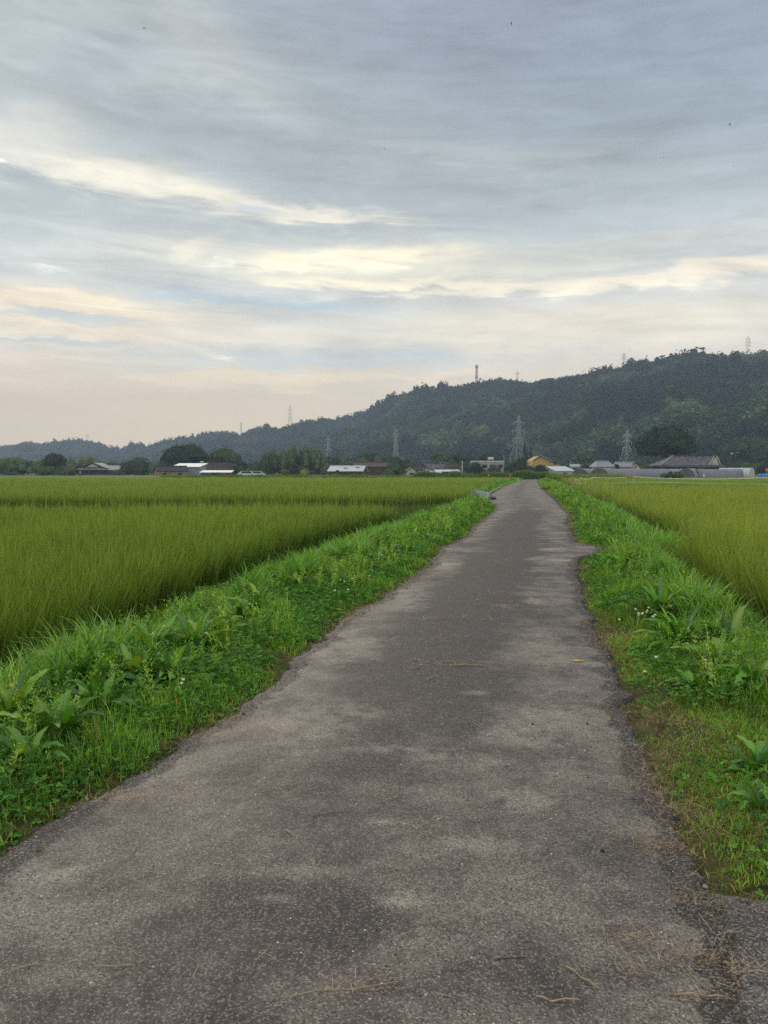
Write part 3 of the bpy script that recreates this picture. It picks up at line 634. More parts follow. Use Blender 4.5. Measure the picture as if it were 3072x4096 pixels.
# scattered over the lane, thicker along its dark middle
n = 900; y = np.concatenate([U(1.9, 6, 380), U(6, 20, 520)]); c = .5 * (Lx(y) + Rx(y)); x = c - .1 + rng.standard_normal(n) * np.where(rng.random(n) < .6, .38, 1.0)
k = dedge(x, y) < -.05; x, y = x[k], y[k]; n = len(x)
litter(ST, x, y, zroad(x, y) + .003, U(.02, .09, n), U(.001, .0026, n) * (1 + y * .05), palette(n, SC, [3, 3, 3, 1, 1]), .05)
for (px, py, n, rx) in [(1090, 1220, 70, .35), (1070, 1290, 60, .3), (1050, 1312, 50, .25), (980, 1345, 40, .22), (1000, 1442, 55, .3), (960, 1390, 30, .25), (1010, 1250, 30, .3)]:
    gx, gy, _ = gnd(px * 1.8517, py * 1.8517); x = gx + rng.standard_normal(n) * rx; y = gy + rng.standard_normal(n) * .10 * gy / 9
    litter(ST, x, y, zroad(x, y) + .004, U(.05, .22, n), U(.003, .007, n), palette(n, SC, [3, 2, 4, 1, 1]), .04)
tag(link('straw_litter', ST.mesh('straw_litter'), M_STRAW), 'dry straw and clipped grass strewn over the asphalt and its edges', 'straw', kind='stuff')
# grit
def grit(n, cols, wts, y0, y1, r0, r1, fx):
    y = y0 + (y1 - y0) * rng.random(n) ** 1.3; x = fx(y, n); k = dedge(x, y) < -.02; x, y = x[k], y[k]; n = len(x); r = U(r0, r1, n) * (1 + y * .03)
    z = zroad(x, y); o = np.array([[1, 0, 0], [0, 1, 0], [-1, 0, 0], [0, -1, 0], [0, 0, .8]]); j = 1 + .35 * (rng.random((n, 5, 1)) - .5)
    V = np.stack([x, y, z], 1)[:, None, :] + o[None] * r[:, None, None] * j; i = np.arange(n * 5).reshape(n, 5)
    Q = np.concatenate([i[:, [0, 1, 4, 4]], i[:, [1, 2, 4, 4]]])[:0]
    T = np.concatenate([i[:, [0, 1, 4]], i[:, [1, 2, 4]], i[:, [2, 3, 4]], i[:, [3, 0, 4]]])
    return V.reshape(-1, 3), T, np.repeat(palette(n, cols, wts)[:, None, :], 5, 1).reshape(-1, 3)
fx = lambda y, n: Lx(y) + (Rx(y) - Lx(y)) * rng.random(n)
g1 = grit(1500, [(210, 204, 192), (150, 140, 128), (40, 38, 38), (96, 78, 62)], [3, 2, 2.4, 1], 1.9, 12, .0018, .0048, fx)
me = npmesh('road_grit', g1[0], g1[1], g1[2], nper=3)
tag(link('road_grit', me, leafmat('grit', trans=0.0, gloss=0.03)), 'pale and dark grit scattered over the lane', 'grit', kind='stuff')
# loose stones on the apron
n = 2600; x = U(1.0, 2.6, n); y = U(1.6, 2.95, n); k = (x > Rx(y) - .05); x, y = x[k], y[k]; n = len(x); r = U(.0025, .010, n) * rng.random(n) + .002
o = np.array([[1, 0, 0], [0, 1, 0], [-1, 0, 0], [0, -1, 0], [0, 0, .8]]); j = 1 + .5 * (rng.random((n, 5, 1)) - .5)
V = np.stack([x, y, -0.012 + 0.03 * (fbm(x * 14, y * 14, 41, 3) - 0.5) + 0 * x], 1)[:, None, :] + o[None] * r[:, None, None] * j; i = np.arange(n * 5).reshape(n, 5)
T = np.concatenate([i[:, [0, 1, 4]], i[:, [1, 2, 4]], i[:, [2, 3, 4]], i[:, [3, 0, 4]]])
me = npmesh('apron_gravel', V.reshape(-1, 3), T, np.repeat(palette(n, [(70, 66, 64), (110, 104, 98), (44, 42, 44), (150, 142, 132)], [3, 2, 3, 1])[:, None, :], 5, 1).reshape(-1, 3), nper=3)
tag(link('apron_gravel', me, bpy.data.materials['grit']), 'loose gravel on the broken apron beside the road', 'gravel', kind='stuff')

# crumbled asphalt, soil crumbs and small stones shed along both edges
n = 16000; y = U(1.7, 34, n) ** 1.0; y = 1.7 + (y - 1.7) * rng.random(n) ** .8; sd = rng.random(n) < .5; off = np.abs(rng.standard_normal(n)) * .07 * np.where(rng.random(n) < .25, -1, 1)
x = np.where(sd, Lx(y) - off + .01, Rx(y) + off - .01); r = U(.0025, .0085, n) * (1 + y * .05) * (.5 + .9 * rng.random(n) ** 3)
z = np.maximum(zg(x, y), np.where(dedge(x, y) < 0, zroad(x, y), -9)); o = np.array([[1, 0, 0], [0, 1, 0], [-1, 0, 0], [0, -1, 0], [0, 0, .7]]); j = 1 + .6 * (rng.random((n, 5, 1)) - .5)
V = np.stack([x, y, z], 1)[:, None, :] + o[None] * r[:, None, None] * j; i = np.arange(n * 5).reshape(n, 5)
T = np.concatenate([i[:, [0, 1, 4]], i[:, [1, 2, 4]], i[:, [2, 3, 4]], i[:, [3, 0, 4]]])
me = npmesh('edge_rubble', V.reshape(-1, 3), T, np.repeat(palette(n, [(58, 52, 52), (96, 80, 64), (120, 110, 98), (76, 62, 50), (160, 146, 124)], [4, 3, 2, 3, 1])[:, None, :], 5, 1).reshape(-1, 3), nper=3)
tag(link('edge_rubble', me, bpy.data.materials['grit']), 'crumbled asphalt and soil crumbs along both road edges', 'rubble', kind='stuff')
# ------------------------------------------------------------------ wooded hills
RID = np.array([(-500, 980), (-250, 972), (0, 965), (40, 958), (60, 952), (90, 957), (130, 952), (190, 950), (215, 957), (240, 972), (262, 976), (285, 964), (300, 962), (325, 968),
    (345, 962), (370, 953), (395, 944), (410, 946), (440, 938), (480, 935), (520, 936), (540, 930), (570, 922), (600, 925), (640, 913), (700, 906), (740, 901), (760, 900),
    (800, 890), (830, 872), (870, 850), (895, 838), (920, 832), (960, 827), (990, 830), (1010, 825), (1030, 819), (1080, 815), (1120, 818), (1150, 821), (1170, 814), (1200, 811),
    (1250, 803), (1300, 793), (1350, 789), (1400, 784), (1430, 775), (1450, 771), (1480, 769), (1500, 764), (1520, 766), (1560, 768), (1590, 765), (1620, 770), (1640, 763), (1659, 761),
    (1800, 750), (2000, 745), (2300, 760)], float) * 1.8517
RD = (np.array([-500, 0, 200, 260, 400, 620, 800, 1000, 1300, 1659, 2300]) * 1.8517, [1900, 1850, 1850, 1750, 1600, 1450, 1300, 1200, 1050, 950, 850])
FD = (np.array([-500, 0, 200, 400, 800, 1100, 1300, 1659, 2300]) * 1.8517, [1350, 1300, 1200, 950, 640, 520, 430, 360, 300])
def hill_D(px): return np.interp(px, FD[0], FD[1]), np.interp(px, RD[0], RD[1])
def hill_z(px, D):
    px = np.asarray(px, float); D = np.asarray(D, float)
    fd, rd = hill_D(px); t = np.clip((D - fd) / (rd - fd), 0, 1.6)
    py = np.interp(px, RID[:, 0], RID[:, 1]); top = 1.6 + (1885 - py) / F * rd - 11.0 - 3.0 * sstep(1900, 2500, px)
    prof = np.where(t <= 1, np.clip(t, 0, 1) ** 0.82, 1 - 0.9 * (t - 1))
    x = (px - 1536) / F * D
    ridge = 1 - np.abs(2 * fbm(x / 190.0 + 0.25 * D / 190, D / 420.0, 201, 4) - 1) * 2.4      # spurs running down the slope
    rough = fbm(x / 60.0, D / 60.0, 207, 4) - 0.5
    mid = np.clip(4 * t * (1 - t), 0, 1)
    z = 0.4 + (top - 0.4) * prof + mid * np.minimum(1, top / 60) * (16 * ridge - 2) + mid * 12 * rough
    return np.where(t > 1.0, np.minimum(z, top), z)
pxs = np.linspace(-900, 4200, 230); ts = np.concatenate([np.linspace(-0.06, 1.0, 70), np.linspace(1.04, 1.5, 10)])
PX, T = np.meshgrid(pxs, ts, indexing='xy'); fd, rd = hill_D(PX); DD = fd + (rd - fd) * T
HX = (PX - 1536) / F * DD; HZv = np.where(T < 0, -2.0, hill_z(PX, DD))
me = npmesh('hillside', np.stack([HX, DD, HZv], -1).reshape(-1, 3), gridq(*HX.shape), smooth=True)
tag(link('hillside', me, solid('hill_soil', s2l((40, 54, 38)), 0.95, 0.02)), kind='structure')

M_FOREST = leafmat('forest_leaf', trans=0.12, gloss=0.0)
def clumps(cen, rad, n, size, col, up=0.35, jit=.18, noisef=None):
    """n leaf-clump faces on rough ellipsoids: cen (m,3), rad (m,3), col (m,3)"""
    m = len(cen); d = rng.standard_normal((m * n, 3)); d /= np.linalg.norm(d, axis=1)[:, None]
    d[:, 2] = np.where(d[:, 2] < -up, -d[:, 2], d[:, 2])
    ci = np.repeat(np.arange(m), n); r = 0.80 + 0.28 * rng.random(m * n)
    lump = 1 + 0.16 * np.sin(d[:, 0] * 5 + ci) * np.sin(d[:, 1] * 6 + ci * 2) * 1.4
    P = cen[ci] + d * rad[ci] * (r * lump)[:, None]
    nr = d / rad[ci]; nr /= np.linalg.norm(nr, axis=1)[:, None]; nr = nr + rng.standard_normal(nr.shape) * .34; nr /= np.linalg.norm(nr, axis=1)[:, None]
    a = np.cross(nr, rng.standard_normal(nr.shape)); a /= np.linalg.norm(a, axis=1)[:, None]; b = np.cross(nr, a)
    s = (size[ci] if hasattr(size, '__len__') else size) * rng.uniform(.6, 1.3, m * n); s = s[:, None]
    k = rng.uniform(.5, 1, (m * n, 1))
    V = np.stack([P - a * s * k, P - b * s * .7 * k + a * s * .1, P + a * s, P + b * s * .75 * k], 1)
    Q = np.arange(m * n * 4).reshape(-1, 4); C = np.repeat((col[ci] * (1 + jit * rng.standard_normal((m * n, 1))))[:, None, :], 4, 1)
    return V.reshape(-1, 3), Q, np.clip(C.reshape(-1, 3), 0.002, 1)
def domes(cen, rad, col):
    """closed low domes under the leaf clumps, so no soil shows through"""
    th = np.linspace(0, 2 * math.pi, 9)[:-1]; lv = [(1.0, -.5), (1.0, .1), (.75, .62), (.25, .93)]
    ring = np.array([[(c * math.cos(a), c * math.sin(a), z) for a in th] for c, z in lv]).reshape(-1, 3) * .86
    m = len(cen); V = cen[:, None, :] + ring[None] * rad[:, None, :] * (1 + .12 * rng.standard_normal((m, 32, 1))); q = []
    for L_ in range(3):
        for k in range(8): q.append((L_ * 8 + k, L_ * 8 + (k + 1) % 8, (L_ + 1) * 8 + (k + 1) % 8, (L_ + 1) * 8 + k))
    q.append((24, 25, 26, 27)); q.append((24, 27, 28, 31)); q.append((28, 29, 30, 31))
    Q = (np.array(q)[None] + (np.arange(m) * 32)[:, None, None]).reshape(-1, 4)
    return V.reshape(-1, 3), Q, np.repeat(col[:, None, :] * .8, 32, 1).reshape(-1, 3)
FS = Soup()
n = 10500; px = U(-700, 3900, n); t = np.concatenate([rng.random(9000) ** 0.75, U(-.03, .10, 1500)]); fd, rd = hill_D(px); D = fd + (rd - fd) * t; x = (px - 1536) / F * D; z = hill_z(px, D)
sc_ = (0.75 + 0.5 * rng.random(n)) * np.where(vn(x / 45, D / 45, 221) > .55, 1.25, .85); R = 7.4 * sc_ * (1 - .4 * sstep(.88, 1, t))
kind = fbm(x / 70, D / 110, 223, 3) + .25 * (rng.random(n) - .5)
dk = np.array(s2l((50, 66, 56))); md = np.array(s2l((64, 86, 60))); lt = np.array(s2l((84, 104, 70))); bb = np.array(s2l((100, 120, 76))); br = np.array(s2l((92, 92, 70)))
col = np.where((kind > .60)[:, None], lt, np.where((kind > .47)[:, None], md, dk)) * (1 + .16 * rng.standard_normal((n, 1)))
def patch(cx, cy, rx, ry):                      # a bamboo grove where the photograph shows one
    pyv = 1885 - (z - 1.6) / D * F; return np.exp(-(((px / 1.8517 - cx) / rx) ** 2 + ((pyv / 1.8517 - cy) / ry) ** 2)) + .75 * (rng.random(n) - .5) > .50
bam = patch(1480, 900, 50, 28) | patch(935, 968, 60, 14) | patch(1010, 945, 40, 12) | patch(1640, 915, 26, 22) | patch(1150, 985, 60, 10)
col = np.where(bam[:, None], bb * (1 + .15 * rng.standard_normal((n, 1))), col)
col = np.where((rng.random(n) < .03)[:, None], br, col)
con = (~bam) & (vn(x / 60, D / 60, 231) > .62); 
rad = np.stack([R, R, R * .95], 1); rad[con] *= [.5, .5, 1.45]; col[con] = dk * .85
cen = np.stack([x, D, z + R * .15], 1)
FS.add(domes(cen, rad, col)); FS.add(clumps(cen, rad, 90, R * .20, col, .1, .13))
# the broken skyline: pointed conifers and round heads standing along the ridge
n = 650; px = U(-600, 3800, n); fd, rd = hill_D(px); D = rd * U(.985, 1.0, n); x = (px - 1536) / F * D; z = hill_z(px, D)
cf = vn(px / 60, px * 0, 241) > .48; h = np.where(cf, U(1.5, 5.5, n) * np.where(px > 1700, .7, 1.15) * (.6 + .8 * vn(px / 23, px * 0, 5)), U(1.5, 3.6, n))
rad = np.where(cf[:, None], np.stack([h * .24 + .8, h * .24 + .8, h * .85], 1), np.stack([h * .9, h * .9, h * .62], 1))
c2 = np.where(cf[:, None], dk * .8, md * .8) * (1 + .12 * rng.standard_normal((n, 1))); cen = np.stack([x, D, z + 4.6], 1)
FS.add(clumps(cen, rad, 60, rad[:, 0] * .5, c2, .3, .2))
tp = cf; cn = cen[tp] + np.stack([0 * h[tp], 0 * h[tp], h[tp] * .75], 1); FS.add(clumps(cn, rad[tp] * [.38, .38, .45], 20, rad[tp, 0] * .35, c2[tp], .5))
tag(link('hill_forest', FS.mesh('hill_forest'), M_FOREST), 'dense mixed woodland covering the hillside and its ridge', 'forest', kind='stuff')

# ------------------------------------------------------------------ trees that stand apart
M_CROWN = leafmat('crown_leaf', trans=0.2, gloss=0.02)
M_BARK = solid('bark', s2l((84, 74, 64)), 0.9, 3, .3, bump=.4)
def tree(name, label, px, top, bot, wpx, D, rgb, lobes=14, shape='round', group=None, n=150, cat='tree', z0=None, seed=0, trunk=.07):
    """px/top/bot/wpx: the place and size in the photograph (full pixels); D metres away"""
    x = xat(px, D); zt = zat(top, D); zb = zat(bot, D) if z0 is None else z0; w = wpx / F * D; h = zt - zb
    root = empty(name, (x, D, zb), 0, label, cat, group)
    cb = h * (trunk if shape != 'bush' else 0.02); ch = h - cb; base = np.array(s2l(rgb))
    if shape == 'bamboo':
        m = lobes; cx = U(-w / 2, w / 2, m); cyy = U(-w / 4, w / 4, m); cx = cx * (1 + .1 * rng.standard_normal(m)); hh = ch * (.66 + .34 * rng.random(m)) * (1 - .35 * (np.abs(cx) / (w / 2)) ** 3)
        cen = np.stack([cx, cyy, hh * .62], 1); rad = np.stack([np.full(m, max(1.1, w / m * 2.4)) * U(.7, 1.3, m), np.full(m, max(1.1, w / m * 2.4)), hh * .40], 1)
    elif shape == 'cone':
        m = lobes; k = np.linspace(0.05, .97, m); a = U(0, 6.28, m); rr = w / 2 * (1 - k) ** .8 * .5
        cen = np.stack([rr * np.cos(a), rr * np.sin(a), h * (.12 + .84 * k)], 1); rad = np.stack([w / 2 * (1 - k) * .7 + .25] * 2 + [np.full(m, h / m * 1.4)], 1)
    else:
        m = lobes; d = rng.standard_normal((m, 3)); d /= np.linalg.norm(d, axis=1)[:, None]; d[:, 2] = np.where(d[:, 2] < -.3, -d[:, 2], d[:, 2]); q = rng.random(m) ** .4
        sx = w / 2 * .70; sz = ch / 2 * .66
        cen = np.stack([d[:, 0] * sx * q, d[:, 1] * sx * q, cb + ch * .47 + d[:, 2] * sz * q], 1)
        if shape == 'bush': cen[:, 2] = np.abs(d[:, 2]) * ch * .62
        r0 = min(w * .21, ch * .36); r = r0 * U(.75, 1.25, m); rad = np.stack([r, r, r * .78], 1)
    tone = np.clip(1 + .20 * rng.standard_normal((m, 1)), .6, 1.5); col = base[None] * tone
    sz_ = max(.16, 0.05 * min(w, h) ** .8)
    S = Soup(); dd = domes(cen, rad * .92, col); S.add(dd); S.add(clumps(cen, rad, n, sz_, col, .6, .25))
    link('foliage' if shape in ('bush',) else 'crown', S.mesh('crown'), M_CROWN, root)
    tb = MB(); tr = max(.08, h * .022)
    tb.bar((0, 0, -.6), (h * .02, 0, cb + ch * .3), tr * 1.3, tr * .7, 8)
    for k in range(min(m, 5)):
        c = cen[k]; tb.bar((h * .015, 0, max(cb * .8, .1)), (c[0] * .8, c[1] * .8, c[2]), tr * .6, tr * .2, 6)
    if shape == 'bamboo':
        for k in range(0, m): MB().bar((cen[k, 0] * .9, cen[k, 1] * .9, -.4), (cen[k, 0], cen[k, 1], cen[k, 2] + rad[k, 2] * .6), .05, .03, 5).build('culm', M_BARK, root)
    else: tb.build('trunk', M_BARK, root)
    return root
DG = (76, 100, 60); MG = (100, 124, 72); BG = (128, 146, 84); KG = (54, 74, 48)
VT = 'trees and shrubs round the village'
TL = [
 ('tree', 'low spreading tree at the far left edge of the village', 60, 1830, 1906, 160, 235, MG, 16, 'round'),
 ('bush', 'grey-green bush at the far left edge under the spreading tree', 40, 1868, 1908, 130, 215, DG, 8, 'bush'),
 ('tree', 'dark round-headed tree left of the grey hip-roofed house', 215, 1808, 1906, 100, 225, KG, 14, 'round'),
 ('bamboo', 'pale bamboo clump left of the dark round-headed tree', 165, 1828, 1906, 70, 228, BG, 12, 'bamboo'),
 ('bamboo', 'pale feathery bamboo right behind the grey hip-roofed house', 330, 1812, 1906, 170, 262, BG, 26, 'bamboo'),
 ('bush', 'dark shrub right in front of the dark round-headed tree', 200, 1855, 1908, 160, 212, DG, 10, 'bush'),
 ('bush', 'clipped dark shrub against the front of the grey hip-roofed house', 290, 1880, 1908, 140, 205, KG, 10, 'bush'),
 ('bush', 'rounded shrub right of the grey hip-roofed house', 470, 1868, 1908, 90, 225, DG, 9, 'bush'),
 ('bush', 'dark shrub between the two leaning posts and the brick house', 560, 1872, 1908, 90, 228, KG, 9, 'bush'),
 ('tree', 'wide flat-topped dark tree behind the brick house', 745, 1778, 1905, 215, 245, KG, 22, 'round'),
 ('tree', 'open-crowned tree right behind the dark roofed house', 900, 1788, 1905, 140, 250, DG, 14, 'round'),
 ('bush', 'small dark tree beside the open-crowned tree', 965, 1832, 1905, 60, 245, KG, 6, 'round'),
 ('pine_tree', 'small dark tree left of the big bamboo grove', 1057, 1828, 1905, 50, 245, KG, 7, 'round'),
 ('bamboo', 'big feathery bamboo grove in the middle of the village', 1180, 1774, 1905, 240, 240, (104, 122, 76), 40, 'bamboo'),
 ('bamboo', 'lower dark bamboo on the right of the big grove', 1330, 1812, 1905, 130, 245, (86, 106, 66), 22, 'bamboo'),
 ('bush', 'long dark shrub row below the big bamboo grove', 1010, 1862, 1908, 180, 222, DG, 14, 'bush'),
 ('bush', 'pale yellow-green bush in front of the big bamboo grove', 1220, 1868, 1908, 60, 205, (140, 158, 74), 7, 'bush'),
 ('bush', 'olive bush below the left foot of the big bamboo grove', 1130, 1870, 1908, 80, 208, (110, 126, 62), 7, 'bush'),
 ('tree', 'round tree rising behind the brown roof', 1475, 1812, 1880, 105, 262, KG, 12, 'round'),
 ('tree', 'round bushy tree right of the brown roof', 1570, 1846, 1906, 110, 205, DG, 14, 'bush'),
 ('banana_plant', 'ragged plant in front of the white sloped roof', 1345, 1868, 1908, 46, 170, MG, 5, 'bush'),
 ('tree', 'tree standing behind the reddish gable roof', 1755, 1802, 1880, 90, 300, DG, 12, 'round'),
 ('tree', 'dark flat tree row left of the white flat-roofed building', 1850, 1804, 1870, 120, 300, KG, 14, 'round'),
 ('tree', 'dark tree row behind the white flat-roofed building', 1965, 1802, 1870, 130, 310, KG, 14, 'round'),
 ('bush', 'thin brush between the reddish gable and the white building', 1810, 1848, 1895, 120, 225, (110, 112, 70), 12, 'bush'),
 ('tree', 'near-black rounded tree in front of the white flat-roofed building', 1905, 1842, 1902, 90, 196, (44, 58, 46), 12, 'bush'),
 ('tree', 'big dark tree mass left of the yellow house', 2070, 1822, 1902, 170, 200, (60, 80, 54), 24, 'bush'),
 ('bush', 'dark hedge-like tree below the yellow house gable', 2160, 1852, 1902, 90, 195, (50, 66, 50), 12, 'bush'),
 ('cedar_tree', 'small pointed cedar beside the tallest pylon', 2098, 1776, 1850, 26, 320, (44, 58, 48), 8, 'cone'),
 ('cedar_tree', 'second shorter cedar right of the pointed one', 2122, 1798, 1850, 22, 318, (44, 58, 48), 7, 'cone'),
 ('tree', 'grey-green rounded tree behind the small white cylinder', 2340, 1806, 1880, 100, 300, DG, 12, 'round'),
 ('bush', 'dark bush between the small white cylinder and the hipped roofs', 2350, 1850, 1885, 70, 240, KG, 8, 'bush'),
 ('broadleaf_tree', 'huge round dark tree behind the farmhouse', 2662, 1702, 1880, 222, 225, (46, 68, 36), 46, 'round'),
 ('bush', 'dark shrub between the two grey hipped roofs', 2468, 1852, 1872, 28, 206, KG, 4, 'bush'),
 ('tree', 'low brown-green thicket left of the farmhouse', 2590, 1850, 1880, 90, 222, (84, 92, 60), 9, 'bush'),
 ('tree', 'tall dark tree at the right edge behind the street lamp', 2990, 1730, 1885, 190, 300, (64, 88, 58), 26, 'round'),
 ('tree', 'shadowy tree right of the farmhouse', 2890, 1815, 1885, 90, 290, (58, 78, 54), 12, 'round'),
 ('tree', 'dark tree behind the red sign at the right edge', 3090, 1830, 1888, 120, 215, (50, 66, 48), 12, 'bush'),
 ('shrub_heap', 'green bramble heap beside the tape fence on stacked boards', 2692, 1880, 1908, 112, 118, (86, 122, 60), 14, 'bush'),
 ('bush', 'low weeds at the foot of the left tunnel greenhouses', 2330, 1886, 1906, 150, 150, MG, 10, 'bush'),
 ('bush', 'weeds growing against the torn tunnel greenhouse', 2800, 1866, 1893, 60, 164, DG, 7, 'bush'),
]
for i, a in enumerate(TL):
    nm, lb, px, tp, bt, w, D, c, lb_n, shp = a
    big = w > 200
    tree(nm, lb, px, tp, bt, w, D, c, lb_n * (2 if shp == 'round' else 1), shp, VT, n=170 if big else 130)
# tall grass rows and low hedges closing off the fields
HG = Soup()
def hedge(name, label, x0, x1, D0, D1, h, rgb, nn=8000, wid=1.4, fw=.13):
    S = Soup(); t = rng.random(nn); x = x0 + (x1 - x0) * t + U(-.3, .3, nn); y = D0 + (D1 - D0) * t + U(-wid, wid, nn)
    hh = h * (.65 + .45 * vn(x * .5, y * .5, 303)) * U(.5, 1.15, nn); P = np.stack([x, y, zg(x, y) - .05], 1)
    base = np.array(s2l(rgb)) * (1 + .22 * rng.standard_normal((nn, 1))) * (.8 + .4 * vn(x * .7, y * .7, 305)[:, None])
    S.add(blades(P, hh, np.full(nn, fw) * U(.7, 1.4, nn), U(0, 6.28, nn), U(0, .3, nn), U(.2, 1.2, nn), 2, np.clip(base, .003, 1)))
    o = link(name, S.mesh(name), M_GRASS); return tag(o, label, 'hedge')
hedge('hedge', 'long strip of tall grass before the white sloped roof', xat(640, 158), xat(1640, 158), 160, 157, 1.25, (78, 104, 54), 14000)
hedge('hedge', 'dense leafy row closing the road end below the dark trees', xat(1655, 152), xat(2215, 150), 154, 150, 1.9, (70, 100, 48), 16000)
hedge('hedge', 'pale dry grass strip in front of the brick house and village', xat(-200, 154), xat(900, 154), 156, 154, .75, (134, 142, 86), 12000, 1.0)
hedge('hedge', 'green weedy bank right of the road end', xat(2180, 150), xat(2480, 140), 150, 136, 1.5, (92, 122, 58), 9000, 2.5)
hedge('hedge', 'tall flowering grass on the right verge near the road end', 13.8, 24.5, 48, 98, 1.25, (112, 134, 78), 6000, 3.0, .06)
hedge('hedge', 'weedy grass below the long tunnel greenhouse', xat(2440, 150), xat(3200, 150), 148, 150, .8, (96, 118, 60), 12000, 1.5)

# the mixed scrub and small trees that close the gaps behind the houses
n = 420; px = np.concatenate([U(-150, 2230, 330), U(2230, 3250, 90)]); D = U(236, 275, n); x = (px - 1536) / F * D
H = (1.8 + 4.2 * fbm(px / 120, px * 0, 401, 3)) * U(.7, 1.25, n) * np.where(px > 2230, .8, 1)
cen = np.stack([x, D, .3 + H * .42], 1); rad = np.stack([H * .55, H * .5, H * .55], 1)
cc = palette(n, [(64, 86, 56), (84, 104, 64), (104, 122, 74), (54, 72, 52)], [3, 3, 1.3, 2]); US = Soup(); US.add(domes(cen, rad, cc)); US.add(clumps(cen, rad, 110, .34, cc, .6, .25))
tag(link('village_scrub', US.mesh('village_scrub'), M_CROWN), 'unbroken scrub and small trees behind the village houses', 'scrub', kind='stuff')
# ------------------------------------------------------------------ the village
M_WHITE = solid('white_sheet_metal', s2l((204, 210, 212)), .6, .8, .06, stretch=(6, .5, 1))
M_WALLW = solid('white_plaster', s2l((200, 200, 194)), .9, 1.2, .10)
M_PBLUE = solid('pale_blue_siding', s2l((158, 172, 180)), .8, 2, .08, stretch=(1, 1, 8))
M_TILE = solid('grey_roof_tile', s2l((112, 114, 120)), .7, 3, .28, stretch=(4, 1, 1), bump=.3)
M_TILED = solid('dark_roof_tile', s2l((62, 60, 64)), .7, 3, .3, stretch=(4, 1, 1), bump=.3)
M_TILEW = solid('weathered_patchy_tile', s2l((98, 92, 98)), .8, 1.1, .6, stretch=(1.6, 1, .5), bump=.4)
M_TILEP = solid('pale_grey_tile', s2l((150, 150, 154)), .7, 3, .2, stretch=(3, 1, 1))
M_BROWN = solid('brown_wood', s2l((86, 66, 56)), .85, 2, .3, stretch=(5, 1, 1))
M_DBRN = solid('dark_brown_sheet', s2l((62, 50, 48)), .7, 1.5, .2, stretch=(5, 1, 1))
M_RUST = solid('brown_painted_sheet', s2l((90, 70, 66)), .75, 1, .15, stretch=(5, 1, 1))
M_ORNG = solid('orange_mud_wall', s2l((168, 130, 104)), .9, 1.4, .15)
M_YELL = solid('yellow_plaster', s2l((206, 172, 108)), .9, 1, .07)
M_REDB = solid('red_brown_board', s2l((134, 82, 72)), .85, 2, .2)
M_DARK = solid('dark_opening', (0.012, 0.012, 0.014), .6, 2, .2)
M_STEEL = solid('galvanised_steel', s2l((176, 186, 182)), .6, 1, .12)
M_PYRED = solid('red_and_white_steel', s2l((186, 140, 132)), .6, .05, .25)
M_NETG = solid('grey_shade_net', s2l((136, 136, 146)), .85, .7, .10, stretch=(1, 1, 1))
M_NETD = solid('dark_shade_net', s2l((108, 106, 108)), .9, 1.5, .14)
M_PLAS = solid('old_greenhouse_plastic', s2l((196, 202, 198)), .45, .8, .12)
M_BLUE = solid('blue_tarpaulin', s2l((40, 132, 214)), .5, 2, .12)
M_SOLAR = solid('blue_grey_roof_sheet', s2l((124, 140, 158)), .5, 1, .08, stretch=(6, .4, 1))
M_CONC = solid('weathered_concrete', s2l((150, 148, 142)), .9, 4, .2, bump=.3)
M_WOODP = solid('pole_wood', s2l((78, 72, 66)), .9, 3, .25)
M_TAPEW = solid('white_fence_tape', s2l((240, 238, 222)), .6, 3, .05)
M_TAPEO = solid('orange_fence_tape', s2l((214, 120, 80)), .6, 3, .1)
M_REDS = solid('red_sign_paint', s2l((188, 60, 60)), .5, 2, .1)
VZ = 0.30                                       # village ground
